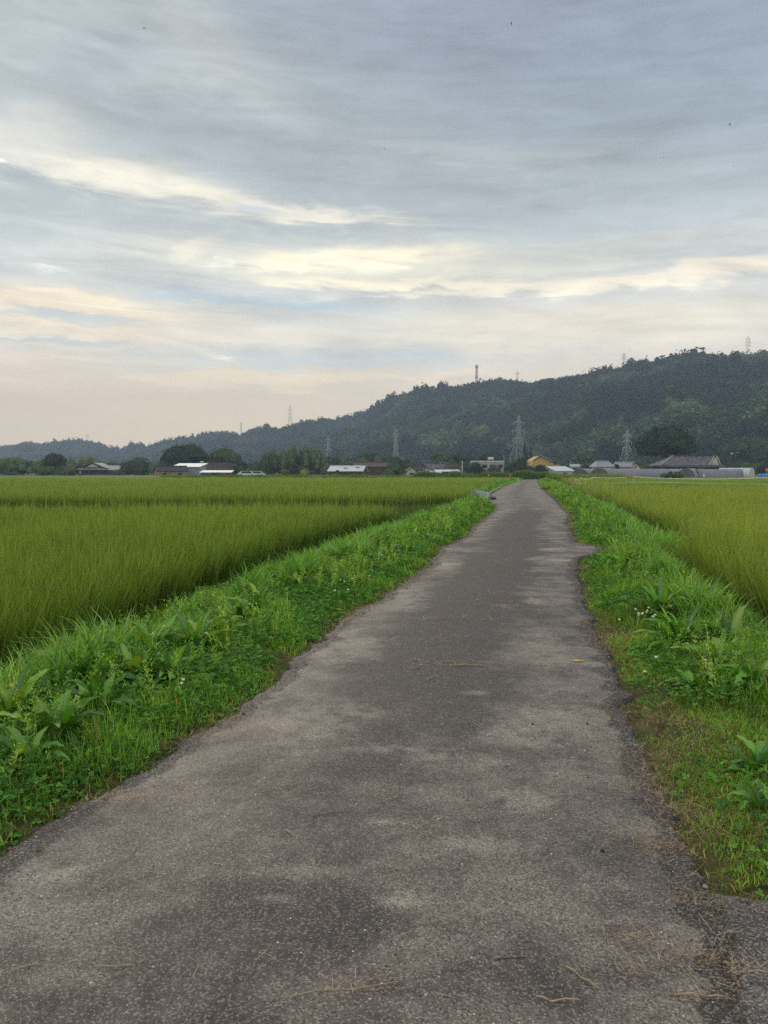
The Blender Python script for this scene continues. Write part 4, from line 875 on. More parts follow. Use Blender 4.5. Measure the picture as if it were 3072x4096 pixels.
def house(name, label, cat, px0, px1, D, ytop, yeave, ybase, depth=7, yaw=0, roof='gable_x', m_wall=None, m_roof=None, m_gable=None, over=.5, win=2, hip=.25, group=None, extra=None):
    """px0..px1 is the roof's width in the photograph; roof kinds: gable_x (ridge across), gable_y (gable towards us), mono, hip"""
    x0, x1 = xat(px0, D), xat(px1, D); cx = .5 * (x0 + x1); hw = .5 * (x1 - x0); zb = VZ - .1; ze = zat(yeave, D) - zb; zr = zat(ytop, D) - zb
    hw = hw / max(.4, math.cos(math.radians(yaw)) ) if roof != 'gable_y' else hw
    root = empty(name, (cx, D + depth / 2, zb), math.radians(yaw), label, cat, group)
    w = hw - over; d = depth / 2
    MB().box(-w, w, -d + over, d - over, -.6, ze - .02).build('wall', m_wall, root)
    t = .16
    if roof == 'gable_x':
        r = MB(); r.slab([(-hw, -d, ze), (hw, -d, ze), (hw, 0, zr), (-hw, 0, zr)], t); r.slab([(-hw, d, ze), (hw, d, ze), (hw, -.003, zr), (-hw, -.003, zr)], t)
        r.box(-hw, hw, -.18, .18, zr - .03, zr + .14); ro = r.build('roof', m_roof, root)
        for s in (-1, 1):
            g = MB(); xx = s * (w - .1); g.add([(xx - .05, -d + over, ze - .03), (xx - .05, d - over, ze - .03), (xx - .05, 0, zr - t), (xx + .05, -d + over, ze - .03), (xx + .05, d - over, ze - .03), (xx + .05, 0, zr - t)],
                                   [(0, 1, 2), (5, 4, 3), (0, 3, 4, 1), (1, 4, 5, 2), (2, 5, 3, 0)])
            g.build('gable', m_gable or m_wall, root)
    elif roof == 'gable_y':
        r = MB(); r.slab([(-hw, -d, ze), (-hw, d, ze), (0, d, zr), (0, -d, zr)], t); r.slab([(hw, -d, ze), (hw, d, ze), (.003, d, zr), (.003, -d, zr)], t)
        r.box(-.18, .18, -d, d, zr - .03, zr + .12); ro = r.build('roof', m_roof, root)
        MB().prism([(-w, ze - .03), (w, ze - .03), (0, zr - t - .05)], -d + over + .02, -d + over + .14).build('gable', m_gable or m_wall, root)
    elif roof == 'mono':
        r = MB(); r.slab([(-hw, -d, ze), (hw, -d, ze), (hw, d, zr), (-hw, d, zr)], t); ro = r.build('roof', m_roof, root)
        MB().add([(-w, -d + over, ze - .05), (w, -d + over, ze - .05), (w, d - over, ze - .05), (-w, d - over, ze - .05), (-w, d - over, zr - t - .1), (w, d - over, zr - t - .1)],
                 [(0, 3, 2, 1), (0, 1, 5, 4), (2, 3, 4, 5), (0, 4, 3), (1, 2, 5)]).build('gable', m_gable or m_wall, root)
    elif roof == 'hip':
        a = hw * (1 - hip); r = MB(); r.slab([(-hw, -d, ze), (hw, -d, ze), (a, 0, zr), (-a, 0, zr)], t); r.slab([(-hw, d, ze), (hw, d, ze), (a, 0, zr), (-a, 0, zr)], t)
        r.slab([(-hw, -d, ze), (-hw, d, ze), (-a, .02, zr), (-a, -.02, zr)], t); r.slab([(hw, -d, ze), (hw, d, ze), (a, .02, zr), (a, -.02, zr)], t); r.box(-a, a, -.2, .2, zr - .02, zr + .22)
        ro = r.build('roof', m_roof, root)
    for k in range(win):                        # dark window openings in slim frames on the near wall
        xc = -w + 2 * w * (k + .5) / win; yw = -d + over; hh = min(1.1, ze * .42)
        f = MB().box(xc - .62, xc + .62, yw - .05, yw + .01, ze * .48 - .06 - hh / 2, ze * .48 + .06 + hh / 2).build('window', M_WALLW, root)
        MB().box(xc - .55, xc + .55, yw - .062, yw - .03, ze * .48 - hh / 2, ze * .48 + hh / 2).build('pane', M_DARK, f)
    if extra: extra(root, w, hw, d, ze, zr)
    return root
HG_ = 'buildings of the village under the hill'
def exA(root, w, hw, d, ze, zr):                # pent roof under the gable, porch post, side wing
    MB().slab([(-hw - .2, -d - .9, ze - .45), (hw + .2, -d - .9, ze - .45), (hw * .72, -d + .35, ze + .25), (-hw * .72, -d + .35, ze + .25)], .14).build('pent_roof', M_TILE, root)
    MB().prism([(-hw * .42, ze + .42), (hw * .42, ze + .42), (0, zr - .55)], -d + .30, -d + .46).build('gable_panel', M_WALLW, root)
    MB().box(-hw + .9, -hw + 1.25, -d - .4, -d, -.5, ze - .5).build('porch_post', M_WALLW, root)
    MB().slab([(hw * .5, -d - .2, ze - .5), (hw + 3.6, -d - .2, ze - .5), (hw + 3.0, 1.0, ze + .9), (hw * .4, 1.0, ze + .9)], .15).build('wing_roof', M_TILEP, root)
    MB().box(hw - .4, hw + 3.2, -d + .4, .8, -.5, ze - .45).build('wing_wall', M_BROWN, root)
house('hip_and_gable_house', 'grey tiled house with a white triangular gable among trees on the far left', 'house', 308, 430, 235, 1849, 1873, 1903, 8, 0, 'gable_y', M_BROWN, M_TILE, M_DBRN, .7, 2, group=HG_, extra=exA)
house('brick_house', 'low dark roofed house with an orange earthen gable wall', 'house', 612, 730, 205, 1864, 1884, 1903, 6, 24, 'gable_x', M_ORNG, M_TILED, M_ORNG, .35, 2, group=HG_)
MB_ = None
house('shed', 'pale blue walled shed under a slanting white sheet roof', 'shed', 684, 806, 212, 1852, 1867, 1900, 7, -6, 'mono', M_PBLUE, M_WHITE, M_PBLUE, .5, 1, group=HG_)
house('dark_roofed_house', 'dark brown roofed house behind the low white roof', 'house', 798, 922, 228, 1847, 1880, 1903, 9, 0, 'hip', M_BROWN, M_DBRN, None, .5, 0, group=HG_)
house('long_shed', 'low dark shed with a bright white strip roof right of the pale blue shed', 'shed', 797, 925, 196, 1881, 1889, 1903, 4, 0, 'mono', M_DBRN, M_WHITE, M_DBRN, .3, 2, group=HG_)
def exE(root, w, hw, d, ze, zr):
    for (u, v) in ((-.1, .5), (.55, .62)):
        z = ze + (zr - ze) * v; y = -d + d * v
        MB().slab([(u * hw, y - .3, z - .06), (u * hw + .9, y - .3, z - .06), (u * hw + .4, y + .5, z + .24), (u * hw - .5, y + .5, z + .24)], .03).build('skylight', M_TILE, root)
house('barn', 'low barn with a broad bright white sloped roof left of the brown roof', 'barn', 1316, 1462, 190, 1863, 1884, 1903, 8, -8, 'gable_x', M_BROWN, M_WHITE, M_BROWN, .3, 0, group=HG_, extra=exE)
house('large_barn', 'big plain brown barn with a brown roof behind the white sloped roof', 'barn', 1405, 1550, 212, 1848, 1866, 1903, 9, 14, 'gable_x', M_RUST, M_RUST, M_RUST, .3, 0, group=HG_)
house('small_house', 'small house with a white gable and dark roof left of the reddish gable', 'house', 1622, 1672, 205, 1866, 1885, 1903, 9, 0, 'gable_y', M_WALLW, M_TILED, M_WALLW, .4, 1, group=HG_)
house('small_house', 'dark roofed annex between the white gable and the reddish gable', 'house', 1650, 1700, 214, 1864, 1880, 1903, 7, 0, 'gable_x', M_WALLW, M_DBRN, M_REDB, .3, 1, group=HG_)
house('gabled_house', 'house with a dark reddish gable and a long weathered tile roof', 'house', 1692, 1780, 222, 1854, 1874, 1903, 7, 30, 'gable_x', M_WALLW, M_TILEW, M_REDB, .4, 2, group=HG_)
house('long_shed', 'long low shed with a white roof left of the near-black trees', 'shed', 1742, 1842, 182, 1878, 1885, 1903, 5, 0, 'mono', M_BROWN, M_WHITE, M_BROWN, .3, 2, group=HG_)
house('lean_to', 'very low lean-to with a thin white roof below the small white gable', 'shed', 1686, 1768, 176, 1885, 1889, 1903, 3, 0, 'mono', M_DBRN, M_WHITE, M_DBRN, .2, 0, group=HG_)
def flat_building():
    D = 240; x0, x1 = xat(1893, D), xat(2018, D); zt = zat(1843, D) - VZ
    root = empty('flat_roofed_building', ((x0 + x1) / 2, D + 5, VZ), 0, 'off-white building with a flat white roof edge above the dark trees', 'building', HG_)
    w = (x1 - x0) / 2; MB().box(-w + .3, w - .3, -4, 4, -.5, zt - .5).build('wall', M_WALLW, root); MB().box(-w, w, -4.4, 4.4, zt - .48, zt).build('roof', M_WHITE, root)
    for k in range(4):
        xc = -w + 2 * w * (k + .5) / 4; f = MB().box(xc - .8, xc + .8, -4.06, -3.98, zt - 2.3, zt - 1.1).build('window', M_STEEL, root); MB().box(xc - .72, xc + .72, -4.08, -4.03, zt - 2.22, zt - 1.18).build('pane', M_DARK, f)
    tk = empty('water_tank', (xat(1968, D), D + 3, VZ + zt), 0, 'white water tank standing on the flat roofed building', 'tank')
    t = MB().bar((-.9, 0, .75), (.9, 0, .75), .42, n=12); t.build('tank', M_WHITE, tk, True)
    [MB().bar((sx, sy, 0), (sx, sy, .6), .05).build('leg', M_STEEL, tk) for sx in (-.7, .7) for sy in (-.3, .3)]
flat_building()
def exJ(root, w, hw, d, ze, zr): pass
# yellow house: gable end towards us, one long roof slope falling to the right
def yellow_house():
    D = 232; zb = VZ; P_ = lambda px, py, dd=0: (xat(px, D + dd), dd, zat(py, D + dd) - zb)
    root = empty('yellow_house', (xat(2168, D), D, zb), 0, 'yellow plastered house with a long blue-grey roof slope', 'house', HG_)
    ox = xat(2168, D)
    q = lambda px, py: (xat(px, D) - ox, zat(py, D) - zb)
    (lx, lz), (rx, rz), (ex, ez), (dxx, dz_) = q(2129, 1840), q(2160, 1821), q(2206, 1848), q(2236, 1848)
    L_ = 11.0
    MB().prism([(lx + .3, -.5), (ex + 2.0, -.5), (ex + 2.0, ez - .9), (ex - .2, ez - .1), (rx, rz - .2), (lx + .3, lz - .12)], 0, L_ - .6).build('wall', M_YELL, root)
    r = MB(); sh = 2.4
    r.slab([(rx - .0, -.5, rz), (ex + .2, -.5, ez), (ex + .2 + sh, L_, ez + .35), (rx + sh, L_, rz + .35)], .22); r.build('roof', M_SOLAR, root)
    MB().slab([(rx - .02, -.5, rz), (lx, -.5, lz - .1), (lx + sh, L_, lz + .25), (rx - .02 + sh, L_, rz + .35)], .2).build('roof', M_TILED, root)
    e = MB().bar((lx, -.55, lz - .2), (rx, -.55, rz - .12), .1).bar((rx, -.55, rz - .12), (ex + .2, -.55, ez - .12), .12); e.build('bargeboard', M_DBRN, root)
    MB().slab([(ex - 1.0, -.8, ez - 1.25), (ex + 2.7, -.8, ez - 1.25), (ex + 2.5, 1, ez - .85), (ex - .8, 1, ez - .85)], .12).build('eaves_roof', M_REDB, root)
    f = MB().box(ex + .5, ex + 1.3, -.06, .02, ez - .8, ez - .25).build('window', M_DBRN, root); MB().box(ex + .57, ex + 1.23, -.08, -.04, ez - .74, ez - .31).build('pane', M_DARK, f)
yellow_house()
house('shed', 'small shed with an orange wall and dark roof in front of the yellow house', 'shed', 2190, 2226, 196, 1866, 1882, 1903, 4, 0, 'gable_y', M_ORNG, M_TILED, M_ORNG, .2, 0, group=HG_)
house('white_roofed_shed', 'shed with a ragged white roof right of the small orange wall', 'shed', 2210, 2295, 190, 1864, 1883, 1903, 6, 12, 'mono', M_WALLW, M_WHITE, M_WALLW, .3, 1, group=HG_)
# storage cylinder
ck = empty('storage_tank', (xat(2300, 220), 220, zat(1871, 220) - .1), 0, 'small white horizontal cylinder left of the hipped roofs', 'tank')
MB().bar((-1.4, 0, .55), (1.4, 0, .55), .5, n=14).build('tank', M_WHITE, ck, True); MB().box(-1.1, -.8, -.3, .3, -2.6, .2).build('leg', M_CONC, ck); MB().box(.8, 1.1, -.3, .3, -2.6, .2).build('leg', M_CONC, ck)
house('hipped_house', 'pale grey hip-roofed house left of the lattice pylon', 'house', 2386, 2462, 206, 1844, 1867, 1903, 8, 0, 'hip', M_WALLW, M_TILEP, None, .6, 2, .30, HG_)
house('hipped_house', 'second pale grey hip-roofed house right below the lattice pylon', 'house', 2474, 2560, 208, 1848, 1867, 1903, 8, 0, 'hip', M_WALLW, M_TILEP, None, .6, 2, .10, HG_)
house('small_gabled_hut', 'tiny white pointed gable behind the long tunnel greenhouse', 'hut', 2541, 2563, 190, 1854, 1872, 1903, 4, 0, 'gable_y', M_WALLW, M_TILED, M_WALLW, .1, 0, group=HG_)
def exM(root, w, hw, d, ze, zr):
    MB().slab([(-hw - .5, -d - 1.0, ze - .45), (hw + .3, -d - 1.0, ze - .45), (hw - .3, -d + .3, ze + .05), (-hw - .1, -d + .3, ze + .05)], .14).build('pent_roof', M_TILED, root)
    for s in (-1, 1): MB().bar((s * hw * .985, -d, ze + .05), (s * hw * .80, -.15, zr + .05), .16).build('ridge_cap', M_TILEP if s > 0 else M_TILED, root)
# farmhouse with its irimoya end
def farmhouse():
    D = 192; d = 5.0; Dm = D + d; zb = VZ; cx = xat(2770, D); root = empty('farmhouse', (cx, Dm, zb), 0, 'large farmhouse with a patchy weathered tile roof in front of the huge tree', 'farmhouse', HG_)
    X = lambda px, dd: xat(px, Dm + dd) - cx; Z = lambda py, dd: zat(py, Dm + dd) - zb
    ze = Z(1862, -d); zr = Z(1824, 0); xl, xr = X(2642, -d), X(2836, -d); rl, rr = X(2690, 0), X(2856, 0)
    r = MB(); r.slab([(xl, -d, ze), (xr, -d, ze), (rr, 0, zr), (rl, 0, zr)], .22); r.slab([(xl, d, ze), (xr + 2, d, ze), (rr, .01, zr), (rl, .01, zr)], .22); r.slab([(xl, -d, ze), (xl, d, ze), (rl, .02, zr), (rl, -.02, zr)], .2)
    r.build('roof', M_TILEW, root)
    MB().box(rl - .2, rr + .2, -.22, .22, zr - .02, zr + .32).build('ridge', M_TILED, root)
    MB().bar((xl, -d, ze + .1), (rl, -.1, zr + .1), .17).build('ridge_cap', M_TILEP, root)
    MB().bar((xr, -d, ze + .1), (rr, -.1, zr + .1), .17).build('ridge_cap', M_TILEP, root)
    # gable end on the right with its barge line and low skirt roof
    gx = X(2886, -d + 3)
    MB().slab([(rr + .1, -.1, zr), (gx, d * .2, ze + .25), (gx, d, ze + .25), (rr + .1, d * .5, zr)], .15).build('side_roof', M_TILED, root)
    MB().prism([(xr + .4, ze + .15), (gx - .3, ze + .15), (rr, zr - .35)], -1.2, -1.0).build('gable', M_WALLW, root)
    MB().bar((rr, -1.35, zr + .02), (gx, -1.35, ze + .35), .13).build('bargeboard', M_WALLW, root)
    MB().slab([(X(2636, -d - 1), -d - 1, ze - .35), (X(2898, -d - 1), -d - 1, ze - .35), (gx, -d + .9, ze + .12), (xl, -d + .9, ze + .12)], .16).build('pent_roof', M_TILED, root)
    MB().box(xl + 1, gx - .6, -d + 1.0, d - 1, -.5, ze - .1).build('wall', M_BROWN, root)
    for k in range(4): MB().box(xl + 2 + k * 3.1, xl + 4.1 + k * 3.1, -d + .92, -d + 1.0, .4, ze - .6).build('window', M_DARK, root)
farmhouse()
# ------------------------------------------------------------------ tunnel greenhouses
def tunnel(name, label, pxa, Da, pxb, Db, hw, h, m_skin, m_end, group='tunnel greenhouses beside the far paddy', ribs=8, zb=None, cat='greenhouse', gap=0.0):
    a = np.array([xat(pxa, Da), Da]); b = np.array([xat(pxb, Db), Db]); L_ = np.linalg.norm(b - a); rz = math.atan2(b[1] - a[1], b[0] - a[0])
    zb = (VZ - .45) if zb is None else zb
    root = empty(name, (a[0], a[1], zb), rz, label, cat, group); ns = 14; nl = max(6, int(L_ / 1.2)); V = []; Fc = []
    for i in range(nl + 1):
        for k in range(ns + 1):
            an = math.pi * k / ns; sag = 1 - .02 * (i % 2); V.append((L_ * i / nl, -hw * math.cos(an) * sag, gap + h * (math.sin(an) ** .75) * sag))
    for i in range(nl):
        for k in range(ns): p = i * (ns + 1) + k; Fc.append((p, p + 1, p + ns + 2, p + ns + 1))
    s = MB(); s.add(V, Fc); sk = s.build('cover', m_skin, root, True); md = sk.modifiers.new('thick', 'SOLIDIFY'); md.thickness = .03
    arc = [(0 - .0, -hw * math.cos(math.pi * k / ns) * .985, gap + h * math.sin(math.pi * k / ns) ** .75 * .985) for k in range(ns + 1)]
    for xx in (0.0, L_):
        n_ = len(arc); e = MB(); e.add([(xx - .02, y, z) for _, y, z in arc] + [(xx + .02, y, z) for _, y, z in arc], [tuple(range(n_)), tuple(range(2 * n_ - 1, n_ - 1, -1))]); e.build('end_panel', m_end, root)
    for i in range(ribs + 1):
        rb = MB(); x = L_ * i / ribs
        for k in range(ns):
            p = [x, -hw * math.cos(math.pi * k / ns) * 1.012, gap + h * 1.012 * math.sin(math.pi * k / ns) ** .75]; q = [x, -hw * math.cos(math.pi * (k + 1) / ns) * 1.012, gap + h * 1.012 * math.sin(math.pi * (k + 1) / ns) ** .75]; rb.bar(p, q, .025)
        rb.build('hoop', M_STEEL, root)
    MB().box(-.05, L_ + .05, -hw - .04, hw + .04, -.3, .12 + gap).build('skirt', M_NETD, root)
    return root
tunnel('tunnel_greenhouse', 'leftmost tunnel greenhouse with a dark net end and pale cover', 2320, 158, 2364, 190, 1.75, 2.3, M_NETG, M_NETD)
tunnel('tunnel_greenhouse', 'second tunnel greenhouse from the left with white panels low on its dark end', 2397, 152, 2440, 184, 1.85, 2.4, M_NETG, M_NETD)
tunnel('tunnel_greenhouse', 'long grey net tunnel greenhouse lying side-on before the hipped roofs', 2420, 162, 2745, 164, 2.0, 2.25, M_NETG, M_NETD, ribs=16)
tunnel('tunnel_greenhouse', 'short tunnel greenhouse with a dark net end behind the bramble heap', 2745, 153, 2790, 176, 1.7, 2.3, M_NETG, M_NETD)
tunnel('tunnel_greenhouse', 'overgrown tunnel greenhouse with torn pale plastic before the farmhouse', 2790, 160, 2968, 158, 1.7, 2.2, M_NETG, M_NETD, ribs=10)
tunnel('tunnel_greenhouse', 'white plastic tunnel greenhouse with a flapping skirt on the right', 2880, 170, 3010, 166, 2.1, 2.5, M_PLAS, M_PLAS, ribs=8)
tunnel('tarp_covered_store', 'bright blue tarpaulin tunnel at the right edge', 3034, 160, 3130, 159, .75, .95, M_BLUE, M_BLUE, None, 5, VZ - .15, 'tarp shelter')
wp = [('white panel left of centre on the dark tunnel end', 2383), ]
# ------------------------------------------------------------------ poles, sign, street lamp
def pole(name, label, cat, px, top, D, r=.13, z0=VZ, lamp=False, arm=True, lean=0.0, m=None, group=None):
    x = xat(px, D); h = zat(top, D) - z0; root = empty(name, (x, D, z0), 0, label, cat, group)
    MB().bar((0, 0, -.5), (lean * h, 0, h), r, r * .65, 8).build('pole', m or M_WOODP, root)
    if arm:
        a = MB().bar((-.9, 0, h - .6), (.9, 0, h - .6), .06); a.build('crossarm', M_STEEL, root)
        i = MB(); [i.bar((q, 0, h - .6), (q, 0, h - .35), .05, n=6) for q in (-.8, 0, .8)]; i.build('insulators', M_WHITE, root)
    if lamp:
        b = MB().bar((0, 0, h - .1), (.5, 0, h + .1), .04); b.build('bracket', M_STEEL, root)
        l = MB().box(-.30, .42, -.15, .15, h + .05, h + .28); l.build('lamp_head', M_WHITE, root)
    return root
PG = 'utility poles of the village'
pole('street_lamp', 'dark post with a white lamp head right of the farmhouse', 'street lamp', 2924, 1817, 205, .16, lamp=True, arm=False)
pole('utility_pole', 'tall dark utility pole right beside the street lamp', 'utility pole', 2939, 1802, 212, .17, group=PG)
pole('post', 'left one of the two leaning dark posts by the far left hedge', 'post', 509, 1844, 225, .16, arm=False, lean=-.04, m=M_DARK)
pole('post', 'right one of the two leaning dark posts by the far left hedge', 'post', 515, 1847, 225, .16, arm=False, lean=.01, m=M_DARK)
pole('utility_pole', 'thin utility pole left of the orange gable wall', 'utility pole', 598, 1838, 235, .13, group=PG)
pole('utility_pole', 'thinner utility pole just left of the wide dark tree', 'utility pole', 614, 1832, 250, .11, group=PG)
pole('utility_pole', 'slim pale pole at the right end of the white flat-roofed building', 'utility pole', 2015, 1819, 236, .1, arm=False, m=M_STEEL, group=PG)
pole('signal_post', 'white post with a red foot in the brush left of the dark trees', 'post', 1849, 1843, 222, .22, arm=False, m=M_WALLW)
x_, D_ = xat(3067, 150), 150; rs = empty('round_sign', (x_, D_, VZ - .4), 0, 'small red and white round sign above the blue tarpaulin', 'sign')
MB().bar((0, 0, -.3), (0, 0, 2.0), .06, n=8).build('post', M_STEEL, rs); MB().bar((0, -.03, 2.0), (0, .03, 2.0), .36, n=20).build('disc', M_REDS, rs); MB().box(-.22, .22, -.045, -.035, 1.93, 2.07).build('bar', M_WHITE, rs)
tkd = empty('raised_tank', (xat(808, 205), 205, VZ), 0, 'white rooftop tank on a thin stand above the low white strip roof', 'tank'); zt_ = zat(1847, 205) - VZ
MB().bar((-.45, 0, zt_ - .1), (.45, 0, zt_ - .1), .2, n=10).build('tank', M_WHITE, tkd, True); MB().bar((0, 0, -.2), (0, 0, zt_ - .2), .05).build('stand', M_STEEL, tkd)
# ------------------------------------------------------------------ lattice pylons
def pylon(label, px, top, bot, D, arms=3, tip=.12, basew=.20, armw=.19, drop=False, m=None, r=.30, onhill=False, hi=.62, name='pylon'):
    x = xat(px, D); zt = zat(top, D); z0 = zat(bot, D)
    if onhill: z0 = min(z0, float(hill_z(px, D)) + 2) - 3
    h = zt - z0; hv = zt - zat(bot, D); hr = max(h, 30.0) if not onhill else hv
    root = empty(name, (x, D, z0), .35, label, 'pylon', 'steel lattice pylons of the power line'); b = h * basew / 2; c = max(.7, h * .028)
    wd = lambda z: b + (c - b) * min(1, (z / (h * hi))) if z < h * hi else c * (1 - .75 * max(0, (z - h * .86) / (h * .14)))
    body = MB(); lv = [h * v for v in (0, .14, .27, .38, .48, .56, hi, .70, .78, .86, .93, 1.0)]
    cs = lambda z: [(s * wd(z), t * wd(z), z) for s, t in ((-1, -1), (1, -1), (1, 1), (-1, 1))]
    for i in range(len(lv) - 1):
        A, B = cs(lv[i]), cs(lv[i + 1]); rr = r * .56 * (1.15 - .5 * i / len(lv))
        for k in range(4):
            body.bar(A[k], B[k], rr); body.bar(A[k], B[(k + 1) % 4], rr * .42); body.bar(A[(k + 1) % 4], B[k], rr * .42); body.bar(B[k], B[(k + 1) % 4], rr * .42)
    body.build('tower', m or M_STEEL, root)
    zs = [h - hv * v for v in ((.14, .30, .46) if arms == 3 else ((.16, .30, .42, .54) if arms == 4 else (.42,)))]
    for i, z in enumerate(zs):
        aw = (h if not onhill else hv) * armw * (.85 if i == 0 else (1.0 if i == 1 else .9)); a = MB(); w0 = wd(z)
        for s in (-1, 1):
            a.bar((s * w0, -w0, z), (s * aw, 0, z - (.0 if not drop else aw * .12)), r * .7); a.bar((s * w0, w0, z), (s * aw, 0, z - (.0 if not drop else aw * .12)), r * .7); a.bar((s * w0, 0, z + aw * .28), (s * aw, 0, z), r * .7)
        co = a.build('crossarm', m or M_STEEL, root)
        n_ = MB(); [n_.bar((s * aw * .97, 0, z - .1), (s * aw * .97, 0, z - max(1.6, aw * .28)), r * .8) for s in (-1, 1)]; n_.build('insulator_string', m or M_STEEL, co)
    return root
pylon('slim lone pylon on the low ridge at the far left', 352, 1735, 1768, 1840, 3, onhill=True, r=.28)
pylon('bare slim pylon on the ridge left of the taller one', 966, 1688, 1732, 1500, 3, onhill=True, armw=.10, basew=.12, r=.24)
pylon('short pylon top among conifers on the ridge', 1066, 1684, 1712, 1480, 1, onhill=True, r=.24)
pylon('tall pylon rising over the ridge left of centre', 1162, 1622, 1732, 1330, 4, armw=.10, onhill=True, r=.22)
pylon('faint grey pylon against the hill above the dark bamboo', 1313, 1743, 1862, 680, 3, armw=.14, r=.20)
pylon('narrow pale pylon against the hill left of the reddish gable', 1583, 1714, 1868, 590, 3, armw=.07, basew=.14, r=.20)
pylon('tallest lattice pylon standing before the hill left of the yellow house', 2073, 1662, 1868, 480, 3, armw=.14, basew=.30, r=.19)
pylon('lattice pylon behind the hip-roofed houses at the right', 2506, 1720, 1876, 395, 3, armw=.15, basew=.34, r=.16)
pylon('pylon top with a single cross arm on the middle ridge', 2066, 1481, 1516, 1180, 1, armw=.5, onhill=True, r=.2)
pylon('reddish three-armed pylon on the ridge right of centre', 2488, 1411, 1464, 1060, 3, armw=.22, drop=True, m=M_PYRED, onhill=True, r=.2)
pylon('three-armed pylon on the ridge near the right edge', 2979, 1344, 1424, 985, 3, armw=.19, drop=True, onhill=True, r=.19)
# telecom tower
D = 1215; x = xat(1904, D); z0 = zat(1545, D); h = zat(1457, D) - z0; tt_ = empty('telecom_tower', (x, D, z0), .3, 'slim telecom tower with a broad antenna head on the ridge', 'tower')
b = MB(); w0 = 1.5
for i in range(9):
    za, zb_ = h * i / 9 * .88, h * (i + 1) / 9 * .88; wa = 1.7 - i * .08; wb = 1.7 - (i + 1) * .08; A = [(s * wa, t * wa, za) for s, t in ((-1, -1), (1, -1), (1, 1), (-1, 1))]; B = [(s * wb, t * wb, zb_) for s, t in ((-1, -1), (1, -1), (1, 1), (-1, 1))]
    for k in range(4): b.bar(A[k], B[k], .24); b.bar(A[k], B[(k + 1) % 4], .14); b.bar(A[(k + 1) % 4], B[k], .14)
b.build('mast', M_PYRED, tt_); MB().bar((0, 0, h * .80), (0, 0, h * .86), 1.2, 2.6, 10).bar((0, 0, h * .86), (0, 0, h * .93), 2.6, 2.6, 10).build('platform', M_STEEL, tt_)
a = MB(); [a.bar((2.4 * math.cos(k * 1.047), 2.4 * math.sin(k * 1.047), h * .88), (2.4 * math.cos(k * 1.047), 2.4 * math.sin(k * 1.047), h), .22) for k in range(6)]; a.build('antennas', M_STEEL, tt_)
for zz in (.38, .46): MB().bar((0, 0, h * zz), (0, 0, h * (zz + .02)), 2.1, n=8).build('ring', M_STEEL, tt_)
# ------------------------------------------------------------------ power line wires between the right-hand ridge pylons
def wire(label, p, q, sag=6, r=.07):
    p = np.array(p); q = np.array(q); m = MB(); n = 16; pts = [p + (q - p) * k / n - np.array([0, 0, sag * 4 * (k / n) * (1 - k / n)]) for k in range(n + 1)]
    for k in range(n): m.bar(pts[k], pts[k + 1], r)
    o = m.build('power_cable', M_STEEL); tag(o, label, 'cable', 'power line cables on the right ridge'); return o
for yy, zz in ((1366, 'topmost'), (1381, 'middle'), (1396, 'lowest')):
    a_ = at(2979, yy, 985); b_ = at(3500, yy + 12, 940); wire(zz + ' cable running right from the three-armed pylon near the right edge', a_, b_)
# ------------------------------------------------------------------ tape fence round the far paddy
def rope(mb, p, q, sag, r, n=8):
    p = np.array(p); q = np.array(q); pts = [p + (q - p) * k / n - np.array([0, 0, sag * 4 * (k / n) * (1 - k / n)]) for k in range(n + 1)]
    for k in range(n): mb.bar(pts[k], pts[k + 1], r)
fence = empty('tape_fence', (xat(2380, 68), 68, -.33), 0, 'low white and orange tape fence on thin stakes round the far right paddy', 'fence')
fx0, fy0 = fence.location[0], fence.location[1]
st = [(2290, 66), (2375, 67), (2505, 67.5), (2530, 67.6), (2690, 68), (2852, 68), (3040, 68), (3200, 68)]; Pz = []
for i, (px, D) in enumerate(st):
    X = xat(px, D) - fx0; Y = D - fy0; ht = 1.32 if i < 2 else 1.28
    MB().bar((X, Y, -.1), (X + (.03 if i != 2 else .0), Y, ht), .018, n=6).build('stake', M_TAPEO if i < 2 else M_STEEL, fence); Pz.append((X, Y, ht))
tw = MB(); to = MB()
def pp(px, py, D): a = at(px, py, D); return (a[0] - fx0, a[1] - fy0, a[2] + .33)
rope(tw, pp(2318, 1911, 66.3), pp(2375, 1909, 67), .16, 0.031); rope(tw, pp(2375, 1909, 67), pp(2505, 1910, 67.5), .04, 0.031)
rope(tw, pp(2530, 1906, 67.6), pp(2690, 1914, 68), .03, 0.037); rope(tw, pp(2690, 1914, 68), pp(2852, 1916, 68), .01, 0.041); rope(tw, pp(2852, 1916, 68), pp(3040, 1911, 68), .01, 0.041); rope(tw, pp(3040, 1911, 68), pp(3200, 1910, 68), .01, 0.041)
rope(tw, pp(2295, 1927, 66), pp(2372, 1928, 67), .14, 0.027); rope(tw, pp(2296, 1910, 66), pp(2313, 1918, 66.2), .12, 0.027); rope(tw, pp(2372, 1933, 67), pp(2505, 1931, 67.4), .02, 0.017)
rope(tw, pp(2505, 1929, 67.4), pp(2690, 1930, 68), -.02, 0.022); rope(tw, pp(2690, 1930, 68), pp(2852, 1934, 68), .0, 0.017); rope(tw, pp(2852, 1934, 68), pp(3200, 1936, 68), .02, 0.017)
tw.build('tape', M_TAPEW, fence)
rope(to, pp(2290, 1907, 66), pp(2296, 1928, 66), 0, .03); rope(to, pp(2375, 1907, 67), pp(2366, 1924, 67), 0, .03); rope(to, pp(2506, 1903, 67.5), pp(2532, 1904, 67.6), .03, .06); rope(to, pp(2501, 1909, 67.4), pp(2485, 1924, 67.2), 0, .018); to.build('orange_tape', M_TAPEO, fence)
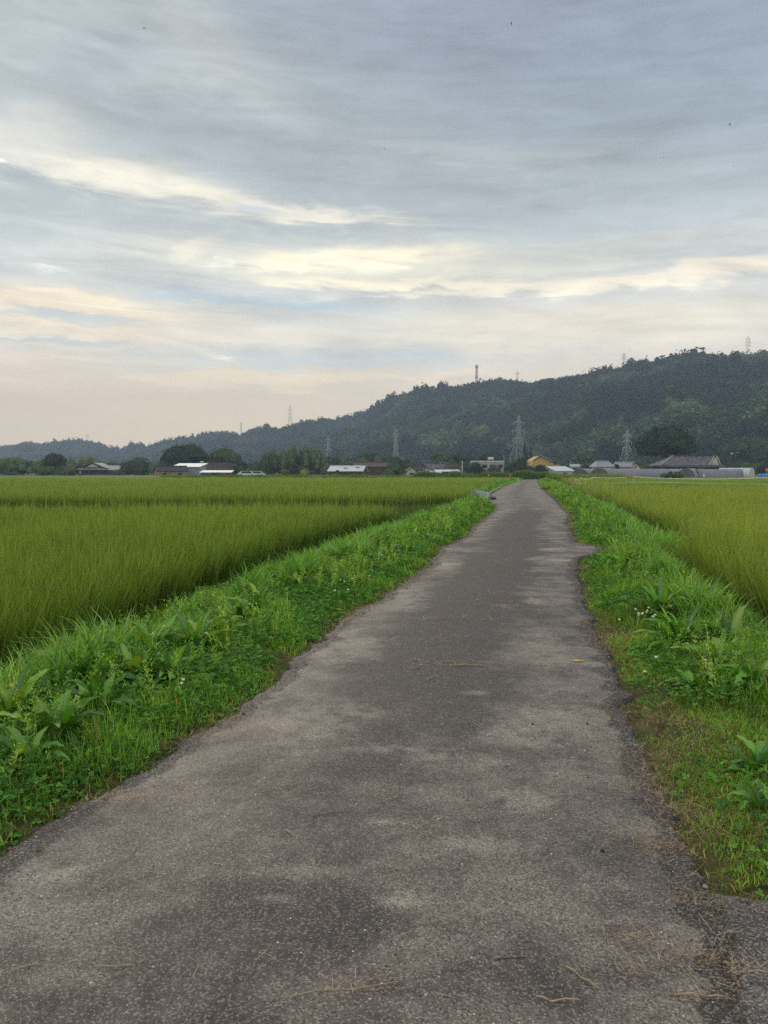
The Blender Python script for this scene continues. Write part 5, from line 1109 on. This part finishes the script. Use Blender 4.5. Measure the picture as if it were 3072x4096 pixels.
# stacked boards under the bramble heap
bd = empty('board_stack', (xat(2690, 115), 115, 0.0), 0, 'flat stack of weathered reddish boards under the bramble heap', 'boards')
for k in range(3): MB().box(-2.2 + k * .2, 1.9 - k * .1, -.5, .5, -.30 + k * .22, -.14 + k * .22).build('board', M_REDB if k != 1 else M_WOODP, bd)
# white sacks / markers
def sack(label, px, py0, py1, D, m, name='sack', cat='sack'):
    h = (py1 - py0) / F * D; z1 = zat(py1, D); s = MB(); n = 10; rings = [(.32, 0), (.38, .2), (.34, .5), (.2, .8), (.05, 1)]; V = []; Fc = []
    for (r, z) in rings:
        for k in range(n): a = 2 * math.pi * k / n; V.append((r * h * math.cos(a) * (1 + .1 * math.sin(3 * a)), r * h * .8 * math.sin(a), z * h))
    for i in range(len(rings) - 1):
        for k in range(n): Fc.append((i * n + k, i * n + (k + 1) % n, (i + 1) * n + (k + 1) % n, (i + 1) * n + k))
    Fc.append(tuple(range(n))); Fc.append(tuple(range(5 * n - 1, 4 * n - 1, -1))); s.add(V, Fc); o = s.build(name, m, None, True); o.location = (xat(px, D), D, z1); return tag(o, label, cat)
sack('small white sack standing in the field right of the bramble heap', 2817, 1897, 1909, 125, M_WHITE)
sack('small white bag on the grass left of the road end', 2073, 1915, 1925, 118, M_WHITE)
sack('small orange marker in front of the leafy row, left one', 1955, 1896, 1905, 148, M_TAPEO, 'marker', 'marker')
sack('small orange marker nearer the road end, right one', 2042, 1896, 1906, 140, M_TAPEO, 'marker', 'marker')
for px, lb in ((586, 'white car-sized shape'),): pass
def car(label, px, D):
    root = empty('parked_car', (xat(px, D), D, VZ - .1), .1, label, 'car', 'cars parked behind the far grass strip')
    MB().prism([(-2.0, .35), (2.0, .35), (2.05, .8), (1.5, .95), (.9, 1.42), (-1.2, 1.45), (-1.9, 1.0), (-2.05, .8)], -.8, .8).build('body', M_WHITE, root)
    MB().prism([(-1.1, 1.0), (1.25, 1.0), (.85, 1.34), (-1.05, 1.36)], -.82, .82).build('window', M_DARK, root)
    for sx in (-1.3, 1.3):
        for sy in (-.78, .78): MB().bar((sx, sy - .1, .32), (sx, sy + .1, .32), .32, n=14).build('wheel', M_DARK, root)
car('white parked car left of the bamboo grove, left one of two', 987, 176); car('white parked car left of the bamboo grove, right one of two', 1027, 180)
# ------------------------------------------------------------------ sluice box and ditch beside the road
sb = empty('sluice_box', (xat(1938, 43.0), 43.0, 0.13), .15, 'pale concrete sluice box with a dark opening beside the road', 'sluice box')
MB().add([(-.42, -.1, -.25), (.10, -.1, -.25), (.34, -.1, .30), (-.44, -.1, .42), (-.42, .06, -.25), (.10, .06, -.25), (.34, .06, .30), (-.44, .06, .42)], [(0, 1, 2, 3), (7, 6, 5, 4), (0, 4, 5, 1), (1, 5, 6, 2), (2, 6, 7, 3), (3, 7, 4, 0)]).build('front_panel', solid('pale_panel', s2l((176, 186, 198)), .7, 4, .08), sb)
MB().box(-.44, -.36, .06, 1.3, -.25, .40).build('side_wall', M_CONC, sb); MB().box(.30, .38, .06, 1.3, -.25, .26).build('side_wall', M_CONC, sb); MB().box(.36, .80, .5, .62, -.12, .05).build('lintel', M_CONC, sb); MB().box(.39, .74, .15, .49, -.30, -.02).build('opening', M_DARK, sb)
cv = MB(); yk = np.linspace(46, 82, 30)
for i in range(29):
    a, b_ = yk[i], yk[i + 1]; xa, xb = float(Lx(a)) - .22, float(Lx(b_)) - .22; cv.slab([(xa - .09, a, .075), (xa + .09, a, .075), (xb + .09, b_ - .01, .075), (xb - .09, b_ - .01, .075)], .4)
tag(cv.build('ditch_curb', M_CONC), 'thin pale concrete curb of the ditch along the left side of the far road', 'curb')

# ------------------------------------------------------------------ broad-leaved docks and other single weeds
M_DOCK = leafmat('dock_leaf', tint=(1.25, 1.25, 0.8), trans=0.3, gloss=0.06, rough=0.45)
def dock(label, dpx, dpy, R, nl=16, up=.7, group=None, name='dock_plant', wdr=.30):
    gx, gy, _ = gnd(dpx * 1.8517, dpy * 1.8517, 0.0); z = float(zg(gx, gy)); gx, gy, _ = gnd(dpx * 1.8517, dpy * 1.8517, z); z = float(zg(gx, gy))
    V, Q, C = [], [], []; k0 = 0; ns = 12; nl = int(nl * 1.9); R = R * 1.12
    for i in range(nl):
        a = i * 2.399 + random.uniform(-.5, .5); f = i / nl; ln = R * random.uniform(.55, 1.1); w = ln * wdr * random.uniform(.20, .36)
        e0 = random.uniform(.85, 1.5) if f > .3 else random.uniform(.2, .8); bend = random.uniform(.5, 2.2); tw = random.uniform(-.5, .5); ca_ = random.uniform(-.5, .5)
        col = np.array(s2l(random.choice([(96, 146, 52), (82, 130, 48), (112, 158, 62), (70, 116, 50), (64, 104, 46), (120, 150, 60)]))); p = np.array([random.uniform(-.03, .03), random.uniform(-.03, .03), 0.]); dr = random.uniform(.8, 1.15)
        for j in range(ns + 1):
            t = j / ns; th = max(-1.1, e0 - bend * t ** 1.6); aa = a + ca_ * t; hd = np.array([math.cos(aa) * math.cos(th), math.sin(aa) * math.cos(th), math.sin(th)])
            if j: p = p + hd * ln / ns
            ww = w * (math.sin(math.pi * min(1, max(0, (t - .14) / .86)) ** .75) ** .75 if .16 < t < .999 else .10); ww = max(ww, .003)
            sd = np.array([-math.sin(aa), math.cos(aa), 0]); nv = np.cross(hd, sd); ro = tw * t; sd = sd * math.cos(ro) + nv * math.sin(ro)
            wv = .30 * ww * math.sin(j * 1.9 + i); wv2 = .30 * ww * math.sin(j * 2.1 + i * 3 + 1); up_ = np.array([0, 0, 1.]) * (ww * .45)
            e1 = 1 + .16 * math.sin(j * 2.7 + i); e2 = 1 + .16 * math.sin(j * 3.1 + 2 * i)
            V += [p - sd * ww * e1 + up_ + (0, 0, wv), p, p + sd * ww * e2 + up_ + (0, 0, wv2)]; C += [col * dr, col * 1.2, col * dr * .94]
            if j: b0 = k0 + (j - 1) * 3; Q += [(b0, b0 + 1, b0 + 4, b0 + 3), (b0 + 1, b0 + 2, b0 + 5, b0 + 4)]
        k0 += (ns + 1) * 3
    V = np.array(V) + (gx, gy, z - .02); me = npmesh(name, V - (gx, gy, z), np.array(Q), np.array(C), True); o = link(name, me, M_DOCK); o.location = (gx, gy, z)
    return tag(o, label, 'plant', group)
DKG = 'broad-leaved dock plants on the verges'
for a in [('large dock plant with broad spread leaves nearest the lower left edge', 115, 1600, .36, 18), ('dock plant with long twisting leaves right of the large lower left one', 215, 1545, .34, 18),
          ('dense upright dock plant where the left verge is widest', 195, 1500, .40, 22), ('dock plant leaning to the road behind the straw patch on the left', 290, 1480, .32, 16),
          ('tallest dock plant with yellow-green leaves beside the rice on the left', 330, 1425, .42, 22), ('spiky narrow-leaved dock plant right of the tallest one on the left', 420, 1408, .44, 24),
          ('low dock plant reaching toward the asphalt on the left verge', 480, 1380, .30, 12), ('dock plant with pale curled leaves farther along the left verge', 560, 1330, .36, 16),
          ('small dock plant at the lower left corner in the grass', 60, 1660, .26, 10), ('distant dock clump on the left verge near the clover flowers', 735, 1225, .45, 20),
          ('spiky dock clump in the middle of the right verge', 1425, 1340, .50, 26), ('broad-leaved dock plant below the spiky clump on the right verge', 1470, 1395, .42, 22),
          ('dock plant with shiny leaves at the right rim of the verge', 1585, 1400, .40, 16), ('dock plant with one tall bright leaf on the right verge', 1500, 1500, .28, 14),
          ('dock plant growing near the spur of asphalt on the right', 1345, 1240, .50, 20), ('low dock plant at the right edge above the mown strip', 1640, 1665, .22, 12),
          ('dock plant squeezed between the widest verge clump and the rice', 150, 1440, .34, 16), ('dock plant behind the large lower left one near the picture edge', 25, 1570, .36, 16),
          ('glossy dock plant in the middle of the left verge clumps', 265, 1455, .36, 18), ('upright dock plant just below the tallest left one', 370, 1470, .30, 16), ('arching dock plant near the rice edge on the left', 255, 1400, .34, 14),
          ('small dock plant halfway along the left verge', 520, 1345, .32, 14), ('dock plant with upright leaves left of the distant clover', 640, 1275, .38, 16),
          ('leafy dock plant between the two right verge clumps', 1540, 1445, .36, 16), ('dock plant amid tall grass on the right verge far side', 1500, 1330, .40, 16),
          ('bushy dock plant at the right edge by the paddy', 1625, 1490, .34, 16), ('small bright dock plant beside the lower right edge of the picture', 1650, 1745, .18, 10)]:
    dock(*a, group=DKG, wdr=.22 if 'spiky' in a[0] else .34)
# white clover heads
fl = MB(); n_ = 8
V = []; Fc = []
for i, (r, z) in enumerate([(.3, -.6), (.85, -.3), (1, .1), (.7, .6), (.2, .9)]):
    for k in range(n_): a = 2 * math.pi * k / n_; V.append((r * .011 * math.cos(a) * (1 + .15 * (k % 2)), r * .011 * math.sin(a) * (1 + .15 * (k % 2)), .011 * z))
for i in range(4):
    for k in range(n_): Fc.append((i * n_ + k, i * n_ + (k + 1) % n_, (i + 1) * n_ + (k + 1) % n_, (i + 1) * n_ + k))
fl.add(V, Fc); M_FLOW = solid('clover_petal', s2l((225, 224, 208)), .8, 200, .1)
f0 = fl.build('clover_flower', M_FLOW); bme = f0.data; first = True
spots = []
for (cx, cy_, rx, ry, n, sd) in [(830, 1195, 60, 14, 26, 'on the left verge'), (900, 1160, 30, 8, 8, 'on the left verge'), (760, 1270, 40, 14, 6, 'on the left verge'), (450, 1480, 160, 30, 3, 'on the left verge'), (60, 1740, 60, 14, 3, 'on the left verge'),
                                 (1395, 1335, 40, 10, 12, 'on the right verge'), (1375, 1165, 40, 8, 9, 'on the right verge'), (1480, 1420, 60, 30, 3, 'on the right verge')]:
    for k in range(n): spots.append((cx + random.gauss(0, rx * .6), cy_ + random.gauss(0, ry * .7), sd))
for dpx, dpy, sd in spots:
    gx, gy, _ = gnd(dpx * 1.8517, dpy * 1.8517, .14)
    if float(dedge(gx, gy)) < .06: continue
    o = f0 if first else f0.copy()
    if not first: COL.objects.link(o)
    first = False; o.location = (gx, gy, float(zg(gx, gy)) + random.uniform(.13, .2)); s = random.uniform(.8, 1.25) * (1 + max(0, gy - 8) * .03); o.scale = (s, s, s)
    tag(o, 'small white clover flower ' + sd, 'flower', 'white clover flowers ' + sd)
# dead stalks and twigs lying about, each its own thing
def stalk(label, pts, r=.004, m=None, name='dead_stalk', cat='stalk'):
    P_ = [gnd(px * 1.8517, py * 1.8517) for px, py in pts]; b = MB(); ox, oy = P_[0][0], P_[0][1]; oz = float(zroad(ox, oy))
    for i in range(len(P_) - 1):
        p, q = P_[i], P_[i + 1]; mid_ = ((p[0] + q[0]) / 2 + random.uniform(-.004, .004), (p[1] + q[1]) / 2 + random.uniform(-.004, .004))
        pz = lambda u: max(float(zroad(u[0], u[1])), -.01) + r * 1.1 - oz
        A = (p[0] - ox, p[1] - oy, pz(p)); M_ = (mid_[0] - ox, mid_[1] - oy, pz(mid_) + r); B = (q[0] - ox, q[1] - oy, pz(q)); b.bar(A, M_, r * .62, r * .5, 5); b.bar(M_, B, r * .5, r * .3, 5)
    o = b.build(name, m or M_ST1, None); o.location = (ox, oy, oz); return tag(o, label, cat)
M_ST1 = solid('dry_stalk', s2l((176, 152, 116)), .85, 30, .25); M_ST2 = solid('dark_twig', s2l((70, 56, 48)), .9, 30, .3)
stalk('thick pale stalk lying diagonally near the bottom right of the asphalt', [(1222, 2102), (1255, 2125), (1298, 2150)], .0045)
stalk('two-piece brown stalk at the very bottom right of centre', [(1158, 2166), (1190, 2178), (1250, 2172)], .0045)
stalk('long bent straw stalk along the bottom centre', [(630, 2175), (700, 2160), (760, 2158), (860, 2140)], .0032)
stalk('short dark twig right of centre near the bottom', [(1075, 2088), (1140, 2084)], .0035, M_ST2, 'twig', 'twig')
stalk('forked pale stalk in the middle of the lane', [(828, 1744), (850, 1735), (873, 1724)], .004)
stalk('dark thin twig left of the pale forked stalk', [(675, 1779), (700, 1773), (732, 1768)], .003, M_ST2, 'twig', 'twig')
stalk('short pale chip of straw at the left of the lane', [(617, 1806), (638, 1821)], .004)
stalk('pale stalk on the left lower asphalt near the edge', [(205, 2107), (250, 2109), (290, 2106)], .0035)
stalk('short pale straw at the far lower left of the asphalt', [(20, 2120), (60, 2104), (90, 2101)], .0035)
stalk('straight pale stalk at the lower right corner by the joint', [(1455, 2158), (1530, 2160), (1580, 2166)], .0045)
stalk('reddish stalk crossing the apron at the right edge', [(1615, 2107), (1659, 2109)], .005)
stalk('long pale straw on the dark middle of the lane', [(985, 1447), (1020, 1446), (1058, 1448)], .007)
stalk('small twisted stalk left of the pale ring mark', [(920, 1480), (935, 1471)], .006)
stalk('small curved straw below the pale ring mark', [(868, 1683), (880, 1672), (893, 1664)], .003)
stalk('dark dead twig at the mown grass of the right verge', [(1418, 1588), (1428, 1575), (1436, 1556)], .005, M_ST2, 'twig', 'twig')
lf = MB().slab([(-.035, 0, .004), (0, -.02, .008), (.045, 0, .005), (0, .02, .012)], .002); o = lf.build('fallen_leaf', solid('yellow_leaf', s2l((206, 170, 96)), .8, 20, .15)); g_ = gnd(1246 * 1.8517, 1431 * 1.8517); o.location = (g_[0], g_[1], float(zroad(g_[0], g_[1])) + .003); o.scale = (1.3, 1.6, 1); tag(o, 'single yellow leaf lying on the right half of the lane', 'leaf')
for lb, px, py, s in [('small black clod on the asphalt below the mown verge', 1301, 1849, 1), ('small dark clod right of the lane middle', 1268, 1567, 1.1), ('tiny dark clod left of the two near the right edge', 1150, 1572, .9)]:
    o = MB().add([(.012, 0, 0), (0, .01, 0), (-.011, .002, 0), (.001, -.012, 0), (.002, .001, .011)], [(0, 1, 4), (1, 2, 4), (2, 3, 4), (3, 0, 4), (3, 2, 1, 0)]).build('clod', M_DARK); g_ = gnd(px * 1.8517, py * 1.8517); o.location = (g_[0], g_[1], float(zroad(g_[0], g_[1]))); o.scale = (s, s, s); tag(o, lb, 'clod')
# ------------------------------------------------------------------ dragonflies over the fields
M_BODY = solid('insect_body', (0.05, 0.04, 0.03), .6, 100, .2); M_WING = solid('insect_wing', (0.16, 0.16, 0.16), .4, 100, .1)
def dragonfly(label, px, py, D, rz, roll):
    D = D * 1.35; p = at(px, py, D); root = empty('dragonfly', p, rz, label, 'dragonfly', 'dragonflies flying high over the road'); root.rotation_euler = (roll, 0.1, rz)
    b = MB().bar((-.016, 0, 0), (-.006, 0, .001), .0045, .0055, 8).bar((-.006, 0, .001), (.010, 0, .001), .0055, .004, 8).bar((.010, 0, .001), (.050, 0, -.002), .0028, .0018, 6); b.build('body', M_BODY, root, True)
    for s in (-1, 1):
        for x0, ln in ((-.002, .042), (.006, .038)):
            MB().slab([(x0 - .002, s * .003, .004), (x0 - .006, s * ln, .008), (x0 + .003, s * (ln + .004), .008), (x0 + .006, s * .003, .004)], .0006).build('wing', M_WING, root)
for a in [('dragonfly at the top left of the sky', 576, 114, 12, .2, .9), ('dragonfly near the top, right of the middle of the sky', 2046, 94, 15, 2.9, .8), ('dragonfly in the middle of the sky above the bright band', 1537, 596, 13, .1, .7),
          ('upper dragonfly of the right sky edge', 2920, 498, 15, 2.7, .6), ('dragonfly left of the pair in the right sky', 2655, 631, 16, .6, 1.0), ('lower dragonfly near the right sky edge', 2932, 664, 17, .4, .7),
          ('tiny dragonfly just above the ridge, left of the reddish pylon', 2478, 1396, 34, .2, .6), ('tiny dragonfly just above the ridge, right of the reddish pylon', 2522, 1397, 34, 2.8, .5)]:
    dragonfly(*a)
# ------------------------------------------------------------------ evening haze
hz = MB().box(-2600, 2600, -60, 2150, -4, 215).build('haze', None); m, nt, out = newmat('haze_air')
pv = nt.nodes.new('ShaderNodeVolumePrincipled'); pv.inputs['Color'].default_value = (0.60, 0.75, 0.96, 1); pv.inputs['Density'].default_value = 0.00048; pv.inputs['Anisotropy'].default_value = 0.0
nt.links.new(pv.outputs[0], out.inputs['Volume']); hz.data.materials.append(m); tag(hz, 'thin bluish evening haze over the valley', 'haze', kind='stuff')
